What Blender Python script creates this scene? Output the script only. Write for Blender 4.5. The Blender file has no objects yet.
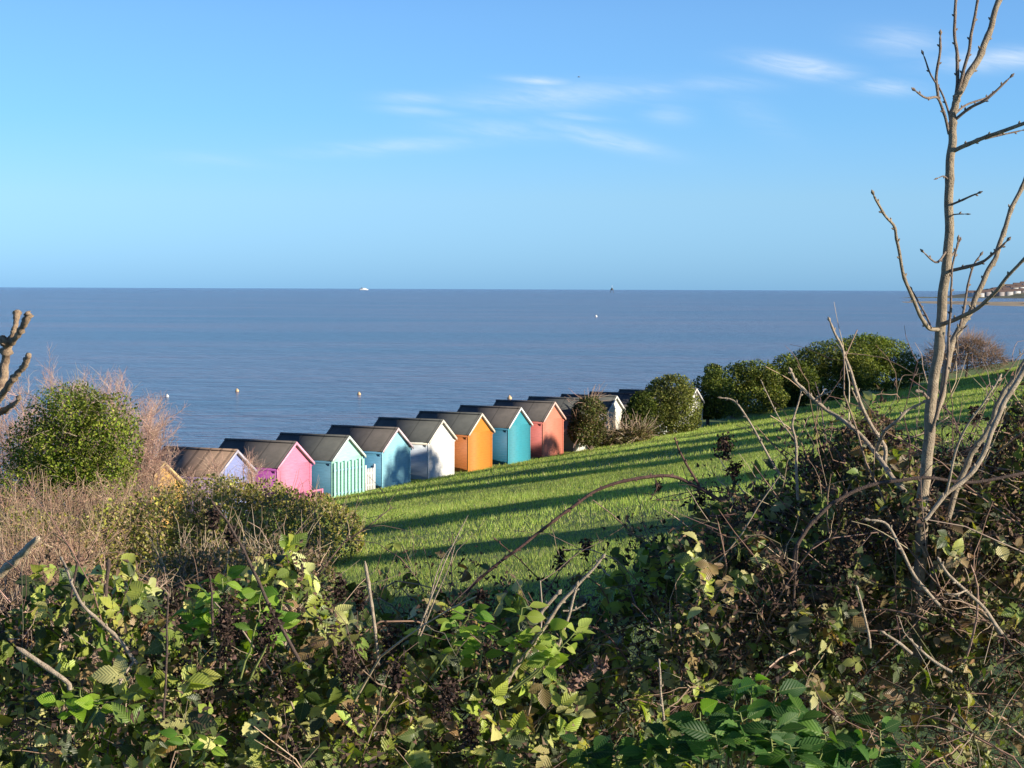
import bpy, math, random
import numpy as np
from mathutils import Vector, Matrix, noise as mnoise
rng = np.random.default_rng(7)
random.seed(7)
sc = bpy.context.scene
col = sc.collection
R = math.radians

# ------------------------------------------------------------------ camera
F = 2000.0
H = 11.0
PITCH = math.atan((384 - 289) / F)
ROLL = R(0.224)
cam_d = bpy.data.cameras.new('camera')
cam = bpy.data.objects.new('camera', cam_d)
col.objects.link(cam)
cam_d.sensor_width = 36
cam_d.lens = 36 * F / 1024
cam_d.clip_start = 0.1
cam_d.clip_end = 200000
cam_d.dof.use_dof = False
cam_d.dof.focus_distance = 80
cam_d.dof.aperture_fstop = 22
CM = Matrix.Rotation(R(90) - PITCH, 4, 'X') @ Matrix.Rotation(ROLL, 4, 'Z')
cam.matrix_world = Matrix.Translation((0, 0, H)) @ CM
sc.camera = cam
CR = np.array(CM.to_3x3())


def at(px, py, Y):
    """world point at distance Y (metres along +Y) seen in direction (px, py)"""
    px, py, Y = np.broadcast_arrays(np.asarray(px, float), np.asarray(py, float), np.asarray(Y, float))
    d = np.stack([(px - 512) / F, (384 - py) / F, -np.ones_like(px)], -1) @ CR.T
    return d / d[..., 1:2] * Y[..., None] + np.array([0, 0, H])


# ------------------------------------------------------------------ terrain
NX, NY = 0.912, -0.41            # horizontal normal of the shore line, pointing inland
UX, UY = 0.41, 0.912             # along the shore


def s_of(x, y):
    return x * NX + y * NY + 37.2


def gz(x, y):
    s = s_of(np.asarray(x, float), np.asarray(y, float))
    up = 0.17 * np.maximum(s, 0)
    up = -np.log(np.exp(-up * 3) + math.exp(-6.45 * 3)) / 3
    dn = np.where(s < -4.2, (s + 4.2) * 0.34, 0)
    bump = 0.05 * np.sin(x * .21 + 1) * np.cos(y * .17) + 0.03 * np.sin(x * .55 + y * .35)
    return 3.05 + up + np.maximum(dn, -4.5) + bump * (s > 0) * np.minimum(np.abs(s) / 3, 1)


# ------------------------------------------------------------------ materials
def new_mat(name):
    m = bpy.data.materials.new(name)
    m.use_nodes = True
    nt = m.node_tree
    nt.nodes.clear()
    out = nt.nodes.new('ShaderNodeOutputMaterial')
    return m, nt, out


def N(nt, t, **kw):
    n = nt.nodes.new(t)
    for k, v in kw.items():
        if k.startswith('i_'):
            key = k[2:].replace('_', ' ')
            n.inputs[key].default_value = v
        else:
            setattr(n, k, v)
    return n


# Mix node has several sockets called A / B / Result: pick the colour ones
def mixc(nt, fac, a, b, mode='MIX'):
    m = nt.nodes.new('ShaderNodeMix')
    m.data_type = 'RGBA'
    m.blend_type = mode
    fs = m.inputs[0]
    A, B = [s for s in m.inputs if s.type == 'RGBA']
    for sock, v in ((fs, fac), (A, a), (B, b)):
        if isinstance(v, bpy.types.NodeSocket):
            nt.links.new(v, sock)
        elif isinstance(v, (tuple, list)):
            sock.default_value = tuple(v) + ((1,) if len(v) == 3 else ())
        else:
            sock.default_value = v
    return [s for s in m.outputs if s.type == 'RGBA'][0]


def math_n(nt, op, a, b=0.0, c=0.0, clamp=False):
    m = nt.nodes.new('ShaderNodeMath')
    m.operation = op
    m.use_clamp = clamp
    for i, v in enumerate((a, b, c)):
        if isinstance(v, bpy.types.NodeSocket):
            nt.links.new(v, m.inputs[i])
        else:
            m.inputs[i].default_value = v
    return m.outputs[0]


def noise_n(nt, scale, detail=4, rough=.55, vec=None, dist=0.0):
    n = N(nt, 'ShaderNodeTexNoise')
    n.inputs['Scale'].default_value = scale
    n.inputs['Detail'].default_value = detail
    n.inputs['Roughness'].default_value = rough
    n.inputs['Distortion'].default_value = dist
    if vec is not None:
        nt.links.new(vec, n.inputs['Vector'])
    return n.outputs['Fac']


def ramp(nt, fac, stops):
    r = N(nt, 'ShaderNodeValToRGB')
    nt.links.new(fac, r.inputs[0])
    e = r.color_ramp.elements
    while len(e) < len(stops):
        e.new(.5)
    for el, (p, c) in zip(e, stops):
        el.position = p
        el.color = tuple(c) + (1,) if len(c) == 3 else c
    return r.outputs[0]


def objco(nt):
    return N(nt, 'ShaderNodeTexCoord').outputs['Object']


def leaf_mat(name, trans=.3, rough=.5, veins=False, var=.35, back=0.0, spec=.4):
    m, nt, out = new_mat(name)
    att = N(nt, 'ShaderNodeAttribute', attribute_name='col')
    nz = noise_n(nt, 60 if veins else 9, 3)
    c = mixc(nt, nz, (1 - var,) * 3, (1 + var,) * 3)
    c = mixc(nt, 1.0, att.outputs['Color'], c, 'MULTIPLY')
    bump = None
    if veins:
        uv = N(nt, 'ShaderNodeTexCoord').outputs['UV']
        sep = N(nt, 'ShaderNodeSeparateXYZ')
        nt.links.new(uv, sep.inputs[0])
        av = math_n(nt, 'ABSOLUTE', math_n(nt, 'SUBTRACT', sep.outputs[1], .5))
        q = math_n(nt, 'MULTIPLY', math_n(nt, 'SUBTRACT', sep.outputs[0], math_n(nt, 'MULTIPLY', av, .75)), 8.0)
        fr = math_n(nt, 'ABSOLUTE', math_n(nt, 'SUBTRACT', math_n(nt, 'FRACT', q), .5))
        side = math_n(nt, 'LESS_THAN', fr, .07)
        mid = math_n(nt, 'LESS_THAN', av, .025)
        v = math_n(nt, 'MAXIMUM', math_n(nt, 'MULTIPLY', side, .35), math_n(nt, 'MULTIPLY', mid, .7))
        c = mixc(nt, v, c, mixc(nt, .35, c, (.32, .36, .14)))
        b = N(nt, 'ShaderNodeBump')
        b.inputs['Strength'].default_value = .6
        b.inputs['Distance'].default_value = .003
        nt.links.new(fr, b.inputs['Height'])
        bump = b.outputs[0]
    if back:
        geo = N(nt, 'ShaderNodeNewGeometry')
        pale = mixc(nt, .55, c, (.20, .22, .13))
        c = mixc(nt, math_n(nt, 'MULTIPLY', geo.outputs['Backfacing'], back), c, pale)
    p = N(nt, 'ShaderNodeBsdfPrincipled')
    nt.links.new(c, p.inputs['Base Color'])
    p.inputs['Roughness'].default_value = rough
    p.inputs['Specular IOR Level'].default_value = spec
    if bump:
        nt.links.new(bump, p.inputs['Normal'])
    t = N(nt, 'ShaderNodeBsdfTranslucent')
    tc = mixc(nt, 1.0, c, (1.5, 1.6, .6), 'MULTIPLY')
    nt.links.new(tc, t.inputs[0])
    mx = N(nt, 'ShaderNodeMixShader')
    mx.inputs[0].default_value = trans
    nt.links.new(p.outputs[0], mx.inputs[1])
    nt.links.new(t.outputs[0], mx.inputs[2])
    nt.links.new(mx.outputs[0], out.inputs[0])
    return m


def bark_mat(name, c1, c2, scale=30, rough=.85, band=0.0):
    m, nt, out = new_mat(name)
    co = objco(nt)
    f = noise_n(nt, scale, 6, .65, co)
    c = ramp(nt, f, [(.3, c1), (.7, c2)])
    f2 = noise_n(nt, scale * 6, 3, .6, co)
    c = mixc(nt, math_n(nt, 'MULTIPLY', math_n(nt, 'GREATER_THAN', f2, .62), .5), c, tuple(x * .45 for x in c1))
    p = N(nt, 'ShaderNodeBsdfPrincipled')
    nt.links.new(c, p.inputs['Base Color'])
    p.inputs['Roughness'].default_value = rough
    b = N(nt, 'ShaderNodeBump')
    b.inputs['Strength'].default_value = .8
    b.inputs['Distance'].default_value = .4 / scale
    nt.links.new(f2, b.inputs['Height'])
    nt.links.new(b.outputs[0], p.inputs['Normal'])
    nt.links.new(p.outputs[0], out.inputs[0])
    return m


def attr_mat(name, rough=.8):
    m, nt, out = new_mat(name)
    att = N(nt, 'ShaderNodeAttribute', attribute_name='col')
    nz = noise_n(nt, 40, 3, .6, objco(nt))
    c = mixc(nt, 1.0, att.outputs['Color'], mixc(nt, nz, (.6, .6, .6), (1.4, 1.4, 1.4)), 'MULTIPLY')
    p = N(nt, 'ShaderNodeBsdfPrincipled')
    nt.links.new(c, p.inputs['Base Color'])
    p.inputs['Roughness'].default_value = rough
    nt.links.new(p.outputs[0], out.inputs[0])
    return m


def wood_paint(name, base, board=9.0, dirt=.25, rough=.55):
    """horizontal shiplap boards painted"""
    m, nt, out = new_mat(name)
    co = objco(nt)
    sep = N(nt, 'ShaderNodeSeparateXYZ')
    nt.links.new(co, sep.inputs[0])
    z = math_n(nt, 'FRACT', math_n(nt, 'MULTIPLY', sep.outputs[2], board))
    gap = math_n(nt, 'LESS_THAN', z, .08)
    mp = N(nt, 'ShaderNodeMapping')
    mp.inputs['Scale'].default_value = (1, 1, 14)
    nt.links.new(co, mp.inputs[0])
    f = noise_n(nt, 3, 5, .6, mp.outputs[0])
    f2 = noise_n(nt, 1.6, 4, .6, co)
    dk = tuple(x * (1 - dirt) for x in base)
    lt = tuple(min(1, x * 1.08) for x in base)
    c = ramp(nt, f, [(.3, dk), (.65, lt)])
    c = mixc(nt, math_n(nt, 'MULTIPLY', f2, .55), c, tuple(x * .72 + .04 for x in base))
    c = mixc(nt, math_n(nt, 'MULTIPLY', gap, .30), c, tuple(x * .45 for x in base))
    p = N(nt, 'ShaderNodeBsdfPrincipled')
    nt.links.new(c, p.inputs['Base Color'])
    p.inputs['Roughness'].default_value = rough
    b = N(nt, 'ShaderNodeBump')
    b.inputs['Strength'].default_value = .6
    b.inputs['Distance'].default_value = .006
    nt.links.new(z, b.inputs['Height'])
    nt.links.new(b.outputs[0], p.inputs['Normal'])
    nt.links.new(p.outputs[0], out.inputs[0])
    return m


def felt_mat(name, c1, c2, battens=False):
    m, nt, out = new_mat(name)
    co = objco(nt)
    f = noise_n(nt, 2.2, 6, .7, co)
    c = ramp(nt, f, [(.3, c1), (.7, c2)])
    sep = N(nt, 'ShaderNodeSeparateXYZ')
    nt.links.new(co, sep.inputs[0])
    g = noise_n(nt, 70, 2, .5, co)
    c = mixc(nt, math_n(nt, 'MULTIPLY', g, .35), c, tuple(x * 1.7 for x in c2))
    # lap seams of the felt strips
    z = math_n(nt, 'FRACT', math_n(nt, 'MULTIPLY', sep.outputs[1], 2.1 if battens else 1.05))
    seam = math_n(nt, 'LESS_THAN', z, .05 if not battens else .22)
    c = mixc(nt, math_n(nt, 'MULTIPLY', seam, .6), c, tuple(x * .4 for x in c1))
    p = N(nt, 'ShaderNodeBsdfPrincipled')
    nt.links.new(c, p.inputs['Base Color'])
    p.inputs['Roughness'].default_value = .9
    nt.links.new(p.outputs[0], out.inputs[0])
    return m


# ------------------------------------------------------------------ mesh helpers
def tag(o, label=None, cat=None, group=None, kind=None):
    if label: o['label'] = label
    if cat: o['category'] = cat
    if group: o['group'] = group
    if kind: o['kind'] = kind
    return o


def empty(name, loc, rz=0):
    o = bpy.data.objects.new(name, None)
    o.empty_display_size = .2
    col.objects.link(o)
    o.location = [float(v) for v in loc]
    o.rotation_euler = (0, 0, rz)
    return o


def mk(name, parts, mat, parent=None, smooth=True):
    """parts: list of dict(v, f, c, uv). Vertices in world space (or local if parent None); linked as ONE object.
    With a parent the vertices are given in world space and shifted by the parent's location."""
    parts = [p for p in parts if p is not None and len(p['v'])]
    V = np.concatenate([p['v'] for p in parts]).astype(np.float32)
    if parent is not None and parent.get('_world', 0):
        V = V - np.array(parent.matrix_world.translation if False else parent.location, dtype=np.float32)
    off = 0
    loops, sizes = [], []
    for p in parts:
        f = np.asarray(p['f'])
        loops.append((f + off).ravel())
        sizes.append(np.full(len(f), f.shape[1], np.int32))
        off += len(p['v'])
    loops = np.concatenate(loops).astype(np.int32)
    sizes = np.concatenate(sizes)
    me = bpy.data.meshes.new(name)
    me.vertices.add(len(V))
    me.vertices.foreach_set('co', V.ravel())
    me.loops.add(len(loops))
    me.loops.foreach_set('vertex_index', loops)
    me.polygons.add(len(sizes))
    st = np.zeros(len(sizes), np.int32)
    st[1:] = np.cumsum(sizes)[:-1]
    me.polygons.foreach_set('loop_start', st)
    me.polygons.foreach_set('loop_total', sizes)
    if smooth:
        me.polygons.foreach_set('use_smooth', np.ones(len(sizes), bool))
    if all('c' in p for p in parts):
        C = np.concatenate([p['c'] for p in parts])
        C = np.concatenate([C, np.ones((len(C), 1))], 1).astype(np.float32)
        a = me.color_attributes.new('col', 'FLOAT_COLOR', 'POINT')
        a.data.foreach_set('color', C.ravel())
    if all('uv' in p for p in parts):
        UV = np.concatenate([p['uv'] for p in parts]).astype(np.float32)
        u = me.uv_layers.new(name='UVMap')
        u.data.foreach_set('uv', UV[loops].ravel())
    me.update(calc_edges=True)
    me.materials.append(mat)
    o = bpy.data.objects.new(name, me)
    col.objects.link(o)
    if name in ('twigs', 'dead_leaves'):
        o['kind'] = 'stuff'
    if parent is not None:
        o.parent = parent
    return o


def wthing(name, loc, label, cat, group=None):
    o = empty(name, loc)
    o['_world'] = 1
    tag(o, label, cat, group)
    return o


def nrm(v):
    return v / np.maximum(np.linalg.norm(v, axis=-1, keepdims=True), 1e-9)


def rand_dir(n):
    return nrm(rng.normal(size=(n, 3)))


def tubes(P, Rr, k=5, c=None, cap=True):
    """P[n,m,3], Rr[n,m]"""
    P = np.asarray(P, float)
    if P.ndim == 2:
        P = P[None]
    n, m, _ = P.shape
    Rr = np.broadcast_to(np.asarray(Rr, float), (n, m))
    T = np.empty_like(P)
    T[:, 1:-1] = P[:, 2:] - P[:, :-2]
    T[:, 0] = P[:, 1] - P[:, 0]
    T[:, -1] = P[:, -1] - P[:, -2]
    T = nrm(T)
    mean = nrm(P[:, -1] - P[:, 0] + 1e-6)
    ref = np.where(np.abs(mean[:, 2:3]) > .8, np.array([[1., 0, 0]]), np.array([[0, 0, 1.]]))
    ref = np.repeat(ref[:, None], m, 1)
    U = nrm(np.cross(T, ref))
    W = np.cross(T, U)
    a = np.arange(k) * 2 * math.pi / k
    V = P[:, :, None] + Rr[:, :, None, None] * (np.cos(a)[None, None, :, None] * U[:, :, None] + np.sin(a)[None, None, :, None] * W[:, :, None])
    idx = np.arange(n * m * k).reshape(n, m, k)
    A = idx[:, :-1, :]
    B = np.roll(A, -1, 2)
    Cc = idx[:, 1:, :]
    D = np.roll(Cc, -1, 2)
    Fc = np.stack([A, B, D, Cc], -1).reshape(-1, 4)
    out = dict(v=V.reshape(-1, 3), f=Fc)
    if c is not None:
        c = np.asarray(c, float)
        if c.ndim == 1:
            c = np.repeat(c[None], n, 0)
        out['c'] = np.repeat(c, m * k, 0)
    return out


def resample(pts, m, jit=0.0):
    """smooth a polyline (Catmull-Rom) to m points"""
    pts = np.asarray(pts, float)
    n = len(pts)
    ext = np.concatenate([[2 * pts[0] - pts[1]], pts, [2 * pts[-1] - pts[-2]]])
    t = np.linspace(0, n - 1 - 1e-6, m)
    i = t.astype(int)
    f = (t - i)[:, None]
    p0, p1, p2, p3 = ext[i], ext[i + 1], ext[i + 2], ext[i + 3]
    q = .5 * ((2 * p1) + (-p0 + p2) * f + (2 * p0 - 5 * p1 + 4 * p2 - p3) * f ** 2 + (-p0 + 3 * p1 - 3 * p2 + p3) * f ** 3)
    if jit:
        q[1:-1] += rng.normal(size=(m - 2, 3)) * jit
    return q


def paths(start, d, L, m=5, wob=.15, grav=0.0):
    n = len(start)
    L = np.broadcast_to(np.asarray(L, float), (n,))
    P = np.empty((n, m, 3))
    P[:, 0] = start
    d = nrm(np.array(d, float))
    g = np.array([0, 0, grav])
    for i in range(1, m):
        d = nrm(d + rng.normal(size=(n, 3)) * wob + g)
        P[:, i] = P[:, i - 1] + d * (L / (m - 1))[:, None]
    return P


def spawn(P, n, spread=.7, lo=.15, hi=1.0):
    """n child starts and directions on parent paths P[k,m,3]"""
    k, m, _ = P.shape
    j = rng.integers(0, k, n)
    t = rng.uniform(lo, hi, n) * (m - 1) * .999
    i = t.astype(int)
    f = (t - i)[:, None]
    A, B = P[j, i], P[j, i + 1]
    st = A + (B - A) * f
    d = nrm(nrm(B - A) + rand_dir(n) * spread)
    return st, d, j, t / (m - 1)


PROF5 = [(0, .03), (.16, .34), (.34, .5), (.52, .46), (.74, .30), (1, .0)]
PROF_SERR = [(0, .03), (.08, .25), (.15, .24), (.22, .42), (.31, .40), (.38, .50), (.47, .45), (.54, .48), (.63, .37), (.69, .38), (.78, .24), (.84, .2), (1, .0)]
PROF3 = [(0, .04), (.4, .5), (1, 0)]


def leaves(base, d, nn, L, W, c, prof=PROF5, curl=.25, fold=.25):
    base = np.asarray(base, float)
    n = len(base)
    d = nrm(d)
    side = nrm(np.cross(d, nn))
    up = np.cross(side, d)
    L = np.broadcast_to(np.asarray(L, float), (n,))[:, None]
    W = np.broadcast_to(np.asarray(W, float), (n,))[:, None]
    curl = np.broadcast_to(np.asarray(curl, float), (n,))[:, None]
    fold = np.broadcast_to(np.asarray(fold, float), (n,))[:, None]
    m = len(prof)
    V = np.empty((n, m, 3, 3))
    UV = np.empty((n, m, 3, 2))
    for i, (t, w) in enumerate(prof):
        mid = base + d * t * L - up * curl * L * t * t
        V[:, i, 1] = mid
        e = up * fold * w * W
        V[:, i, 0] = mid + side * w * W + e
        V[:, i, 2] = mid - side * w * W + e
        UV[:, i, 1] = (t, .5)
        UV[:, i, 0] = (t, .5 + w)
        UV[:, i, 2] = (t, .5 - w)
    idx = np.arange(n * m * 3).reshape(n, m, 3)
    f1 = np.stack([idx[:, :-1, 1], idx[:, 1:, 1], idx[:, 1:, 0], idx[:, :-1, 0]], -1)
    f2 = np.stack([idx[:, :-1, 2], idx[:, 1:, 2], idx[:, 1:, 1], idx[:, :-1, 1]], -1)
    Fc = np.concatenate([f1.reshape(-1, 4), f2.reshape(-1, 4)])
    c = np.asarray(c, float)
    if c.ndim == 1:
        c = np.repeat(c[None], n, 0)
    return dict(v=V.reshape(-1, 3), f=Fc, c=np.repeat(c, m * 3, 0), uv=UV.reshape(-1, 2))


def diamonds(base, d, nn, L, W, c):
    """far-off leaf: a bent four-point blade"""
    n = len(base)
    d = nrm(d)
    side = nrm(np.cross(d, nn))
    up = np.cross(side, d)
    L = np.broadcast_to(np.asarray(L, float), (n,))[:, None]
    W = np.broadcast_to(np.asarray(W, float), (n,))[:, None]
    V = np.stack([base, base + d * L * .5 + side * W * .5 + up * W * .2, base + d * L, base + d * L * .5 - side * W * .5 + up * W * .2], 1)
    idx = np.arange(n * 4).reshape(n, 4)
    f = np.concatenate([idx[:, [0, 1, 2]], idx[:, [0, 2, 3]]])
    return dict(v=V.reshape(-1, 3), f=f, c=np.repeat(np.broadcast_to(c, (n, 3)), 4, 0))


def pal(n, cols, w=None, jit=.15):
    cols = np.asarray(cols, float)
    w = None if w is None else np.asarray(w, float) / sum(w)
    c = cols[rng.choice(len(cols), n, p=w)]
    return np.clip(c * (1 + rng.normal(size=(n, 1)) * jit) * (1 + rng.normal(size=(n, 3)) * jit * .3), .002, 1)


def nz3(P, s, off=0.0):
    return np.array([mnoise.noise(Vector((float(p[0]) * s + off, float(p[1]) * s, float(p[2]) * s))) for p in P])


def boxv(x0, x1, y0, y1, z0, z1):
    v = np.array([(x, y, z) for z in (z0, z1) for y in (y0, y1) for x in (x0, x1)], float)
    f = np.array([(0, 2, 3, 1), (4, 5, 7, 6), (0, 1, 5, 4), (2, 6, 7, 3), (0, 4, 6, 2), (1, 3, 7, 5)])
    return dict(v=v, f=f)


def slab(p0, p1, p2, p3, th):
    """thick quad; p0..p3 top corners, extruded along -normal"""
    P = np.array([p0, p1, p2, p3], float)
    n = nrm(np.cross(P[1] - P[0], P[3] - P[0]))
    Q = P - n * th
    v = np.concatenate([P, Q])
    f = np.array([(0, 1, 2, 3), (7, 6, 5, 4), (0, 4, 5, 1), (1, 5, 6, 2), (2, 6, 7, 3), (3, 7, 4, 0)])
    return dict(v=v, f=f)


def bevel(o, w=.01):
    m = o.modifiers.new('bevel', 'BEVEL')
    m.width = w
    m.segments = 2
    m.limit_method = 'ANGLE'
    return o


# ------------------------------------------------------------------ world and sun
SUN_AZ, SUN_EL = 113.0, 17.0
w = bpy.data.worlds.new('World')
sc.world = w
w.use_nodes = True
nt = w.node_tree
nt.nodes.clear()
wo = N(nt, 'ShaderNodeOutputWorld')
bg = N(nt, 'ShaderNodeBackground')
sky = N(nt, 'ShaderNodeTexSky')
sky.sky_type = 'NISHITA'
sky.sun_disc = False
sky.sun_elevation = R(SUN_EL)
sky.sun_rotation = R(SUN_AZ)
sky.altitude = 10
sky.air_density = 1.0
sky.dust_density = 0.3
sky.ozone_density = 2.0
bg.inputs[1].default_value = 0.15
# thin cirrus: soft streaks placed in directions of the sky, broken up by stretched noise
tc = N(nt, 'ShaderNodeTexCoord')
sp = N(nt, 'ShaderNodeSeparateXYZ')
nt.links.new(tc.outputs['Generated'], sp.inputs[0])
ysafe = math_n(nt, 'MAXIMUM', sp.outputs[1], .05)
uu = math_n(nt, 'DIVIDE', sp.outputs[0], ysafe)
vv = math_n(nt, 'DIVIDE', sp.outputs[2], ysafe)
cmb = N(nt, 'ShaderNodeCombineXYZ')
nt.links.new(math_n(nt, 'MULTIPLY', uu, 26), cmb.inputs[0])
nt.links.new(math_n(nt, 'ADD', math_n(nt, 'MULTIPLY', vv, 150), math_n(nt, 'MULTIPLY', uu, 22)), cmb.inputs[1])
cn = noise_n(nt, 1.0, 8, .62, cmb.outputs[0], .6)
cn2 = noise_n(nt, 3.0, 6, .6, cmb.outputs[0], .3)
total = None
WISPS = [(800, 67, 46, 9, 8, .9), (603, 138, 55, 8, 13, .55), (540, 81, 30, 4, 4, .55), (413, 99, 34, 6, 2, .30), (418, 111, 36, 5, 4, .3),
         (400, 146, 90, 7, -4, .28), (560, 96, 95, 12, -3, .42), (886, 87, 34, 7, 3, .55), (905, 42, 40, 13, 4, .38), (1002, 59, 60, 10, -4, .65),
         (667, 114, 22, 9, 6, .3), (635, 91, 45, 7, -3, .35), (500, 130, 60, 9, 4, .28), (720, 84, 50, 8, 0, .22), (580, 117, 30, 4, 5, .3), (760, 118, 40, 14, 30, .12), (215, 160, 60, 7, 3, .12)]
for (px, py, wx, wy, tilt, stg) in WISPS:
    d = at(px, py, 1.0) - np.array([0, 0, H])
    u0, v0 = d[0], d[2]
    ca, sa = math.cos(R(-tilt)), math.sin(R(-tilt))
    du = math_n(nt, 'SUBTRACT', uu, float(u0))
    dv = math_n(nt, 'SUBTRACT', vv, float(v0))
    a = math_n(nt, 'MULTIPLY', math_n(nt, 'ADD', math_n(nt, 'MULTIPLY', du, ca), math_n(nt, 'MULTIPLY', dv, sa)), F / wx)
    b = math_n(nt, 'MULTIPLY', math_n(nt, 'SUBTRACT', math_n(nt, 'MULTIPLY', dv, ca), math_n(nt, 'MULTIPLY', du, sa)), F / wy)
    r2 = math_n(nt, 'ADD', math_n(nt, 'MULTIPLY', a, a), math_n(nt, 'MULTIPLY', b, b))
    g = math_n(nt, 'MULTIPLY', math_n(nt, 'POWER', 2.718, math_n(nt, 'MULTIPLY', r2, -1.0)), stg)
    total = g if total is None else math_n(nt, 'MAXIMUM', total, g)
tex = math_n(nt, 'MULTIPLY', math_n(nt, 'SUBTRACT', cn, .30), 2.6, clamp=True)
tex = math_n(nt, 'ADD', math_n(nt, 'MULTIPLY', tex, .75), math_n(nt, 'MULTIPLY', cn2, .4), clamp=True)
msk = math_n(nt, 'MULTIPLY', math_n(nt, 'MULTIPLY', total, tex), math_n(nt, 'GREATER_THAN', sp.outputs[1], .1), clamp=True)
grade = ramp(nt, sp.outputs[2], [(0.0, (.172, .38, .94)), (.045, (.245, .40, .72)), (.085, (.225, .395, .665)), (.134, (.25, .395, .625)), (.3, (.20, .30, .46)), (.6, (.14, .20, .32))])
graded = mixc(nt, 1.0, sky.outputs[0], grade, 'MULTIPLY')
graded = mixc(nt, 1.0, graded, (1.22, 1.24, 1.245), "MULTIPLY")
skc = mixc(nt, msk, graded, (3.6, 3.95, 4.3))
nt.links.new(skc, bg.inputs[0])
nt.links.new(bg.outputs[0], wo.inputs[0])

sd = bpy.data.lights.new('sun', 'SUN')
sd.energy = 5.0
sd.angle = R(.53)
sd.color = (1.0, .88, .70)
so = bpy.data.objects.new('sun', sd)
col.objects.link(so)
S = Vector((math.sin(R(SUN_AZ)) * math.cos(R(SUN_EL)), math.cos(R(SUN_AZ)) * math.cos(R(SUN_EL)), math.sin(R(SUN_EL))))
so.rotation_euler = S.to_track_quat('Z', 'Y').to_euler()
so.location = (20, -10, 40)

# ------------------------------------------------------------------ setting: sea, ground, far shore
m, nt, out = new_mat('sea_water')
geo = N(nt, 'ShaderNodeNewGeometry')
mp = N(nt, 'ShaderNodeMapping')
mp.inputs['Rotation'].default_value = (0, 0, R(-20))
mp.inputs['Scale'].default_value = (.45, 1.0, 1)
nt.links.new(geo.outputs['Position'], mp.inputs[0])
w1 = noise_n(nt, .55, 5, .62, mp.outputs[0], .4)
w2 = noise_n(nt, .11, 4, .6, mp.outputs[0], .5)
mp2 = N(nt, 'ShaderNodeMapping')
mp2.inputs['Scale'].default_value = (.004, .012, 1)
nt.links.new(geo.outputs['Position'], mp2.inputs[0])
w3 = noise_n(nt, 1, 5, .6, mp2.outputs[0], .3)
hgt = math_n(nt, 'ADD', math_n(nt, 'MULTIPLY', w1, 1.5), math_n(nt, 'MULTIPLY', w2, 2.4))
b = N(nt, 'ShaderNodeBump')
b.inputs['Strength'].default_value = 1.0
b.inputs['Distance'].default_value = 1.0
nt.links.new(hgt, b.inputs['Height'])
c = ramp(nt, w3, [(.35, (.07, .115, .20)), (.5, (.11, .13, .21)), (.65, (.16, .14, .20))])
p = N(nt, 'ShaderNodeBsdfPrincipled')
nt.links.new(c, p.inputs['Base Color'])
p.inputs['Roughness'].default_value = .18
p.inputs['IOR'].default_value = 1.33
nt.links.new(b.outputs[0], p.inputs['Normal'])
nt.links.new(p.outputs[0], out.inputs[0])
SEA = m
ys = np.concatenate([[-400, 0], np.geomspace(40, 90000, 40)])
xs = np.array([-1.0, -.5, -.2, 0, .2, .5, 1.0])
V = np.array([(x * max(1500, abs(y) * 1.0), y, 0.0) for y in ys for x in xs])
nx = len(xs)
Fc = np.array([(j * nx + i, j * nx + i + 1, (j + 1) * nx + i + 1, (j + 1) * nx + i) for j in range(len(ys) - 1) for i in range(nx - 1)])
tag(mk('sea', [dict(v=V, f=Fc)], SEA), kind='structure')

m, nt, out = new_mat('turf_ground')
co = N(nt, 'ShaderNodeNewGeometry').outputs['Position']
f1 = noise_n(nt, .35, 5, .6, co)
f2 = noise_n(nt, 9, 5, .7, co)
f3 = noise_n(nt, .09, 3, .5, co)
c = ramp(nt, f1, [(.35, (.08, .14, .02)), (.55, (.14, .20, .03)), (.75, (.21, .23, .06))])
c = mixc(nt, math_n(nt, 'MULTIPLY', math_n(nt, 'GREATER_THAN', f2, .58), .5), c, (.12, .10, .04))
c = mixc(nt, math_n(nt, 'MULTIPLY', f3, .4), c, (.05, .10, .02))
att = N(nt, 'ShaderNodeAttribute', attribute_name='col')
c = mixc(nt, att.outputs['Fac'], c, ramp(nt, noise_n(nt, 5, 6, .7, co), [(.3, (.14, .11, .08)), (.7, (.30, .25, .19))]))
p = N(nt, 'ShaderNodeBsdfPrincipled')
nt.links.new(c, p.inputs['Base Color'])
p.inputs['Roughness'].default_value = .95
b = N(nt, 'ShaderNodeBump')
b.inputs['Strength'].default_value = .8
b.inputs['Distance'].default_value = .05
nt.links.new(f2, b.inputs['Height'])
nt.links.new(b.outputs[0], p.inputs['Normal'])
nt.links.new(p.outputs[0], out.inputs[0])
TURF = m
ss = np.concatenate([[-22, -17, -14, -10, -7, -4.2, -3, -1.5], np.arange(0, 44, 1.0), [46, 50, 56, 64, 80, 110, 160, 260, 500, 1200]])
aa = np.concatenate([[-1500, -700, -300, -120, -60], np.arange(-40, 260, 2.0), [270, 290, 320, 360, 420, 500, 700, 1000, 1500, 3000]])
SS, AA = np.meshgrid(ss, aa)
GX = -8 + SS * NX + AA * UX
GY = 73 + SS * NY + AA * UY
GZ = gz(GX, GY)
n1, n2 = SS.shape
ii = np.arange(n1 * n2).reshape(n1, n2)
Fc = np.stack([ii[:-1, :-1], ii[:-1, 1:], ii[1:, 1:], ii[1:, :-1]], -1).reshape(-1, 4)
cc = np.clip((-4.0 - SS) / 1.0, 0, 1).ravel()
gd = mk('ground', [dict(v=np.stack([GX, GY, GZ], -1).reshape(-1, 3), f=Fc, c=np.repeat(cc[:, None], 3, 1))], TURF)
tag(gd, kind='structure')

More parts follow.
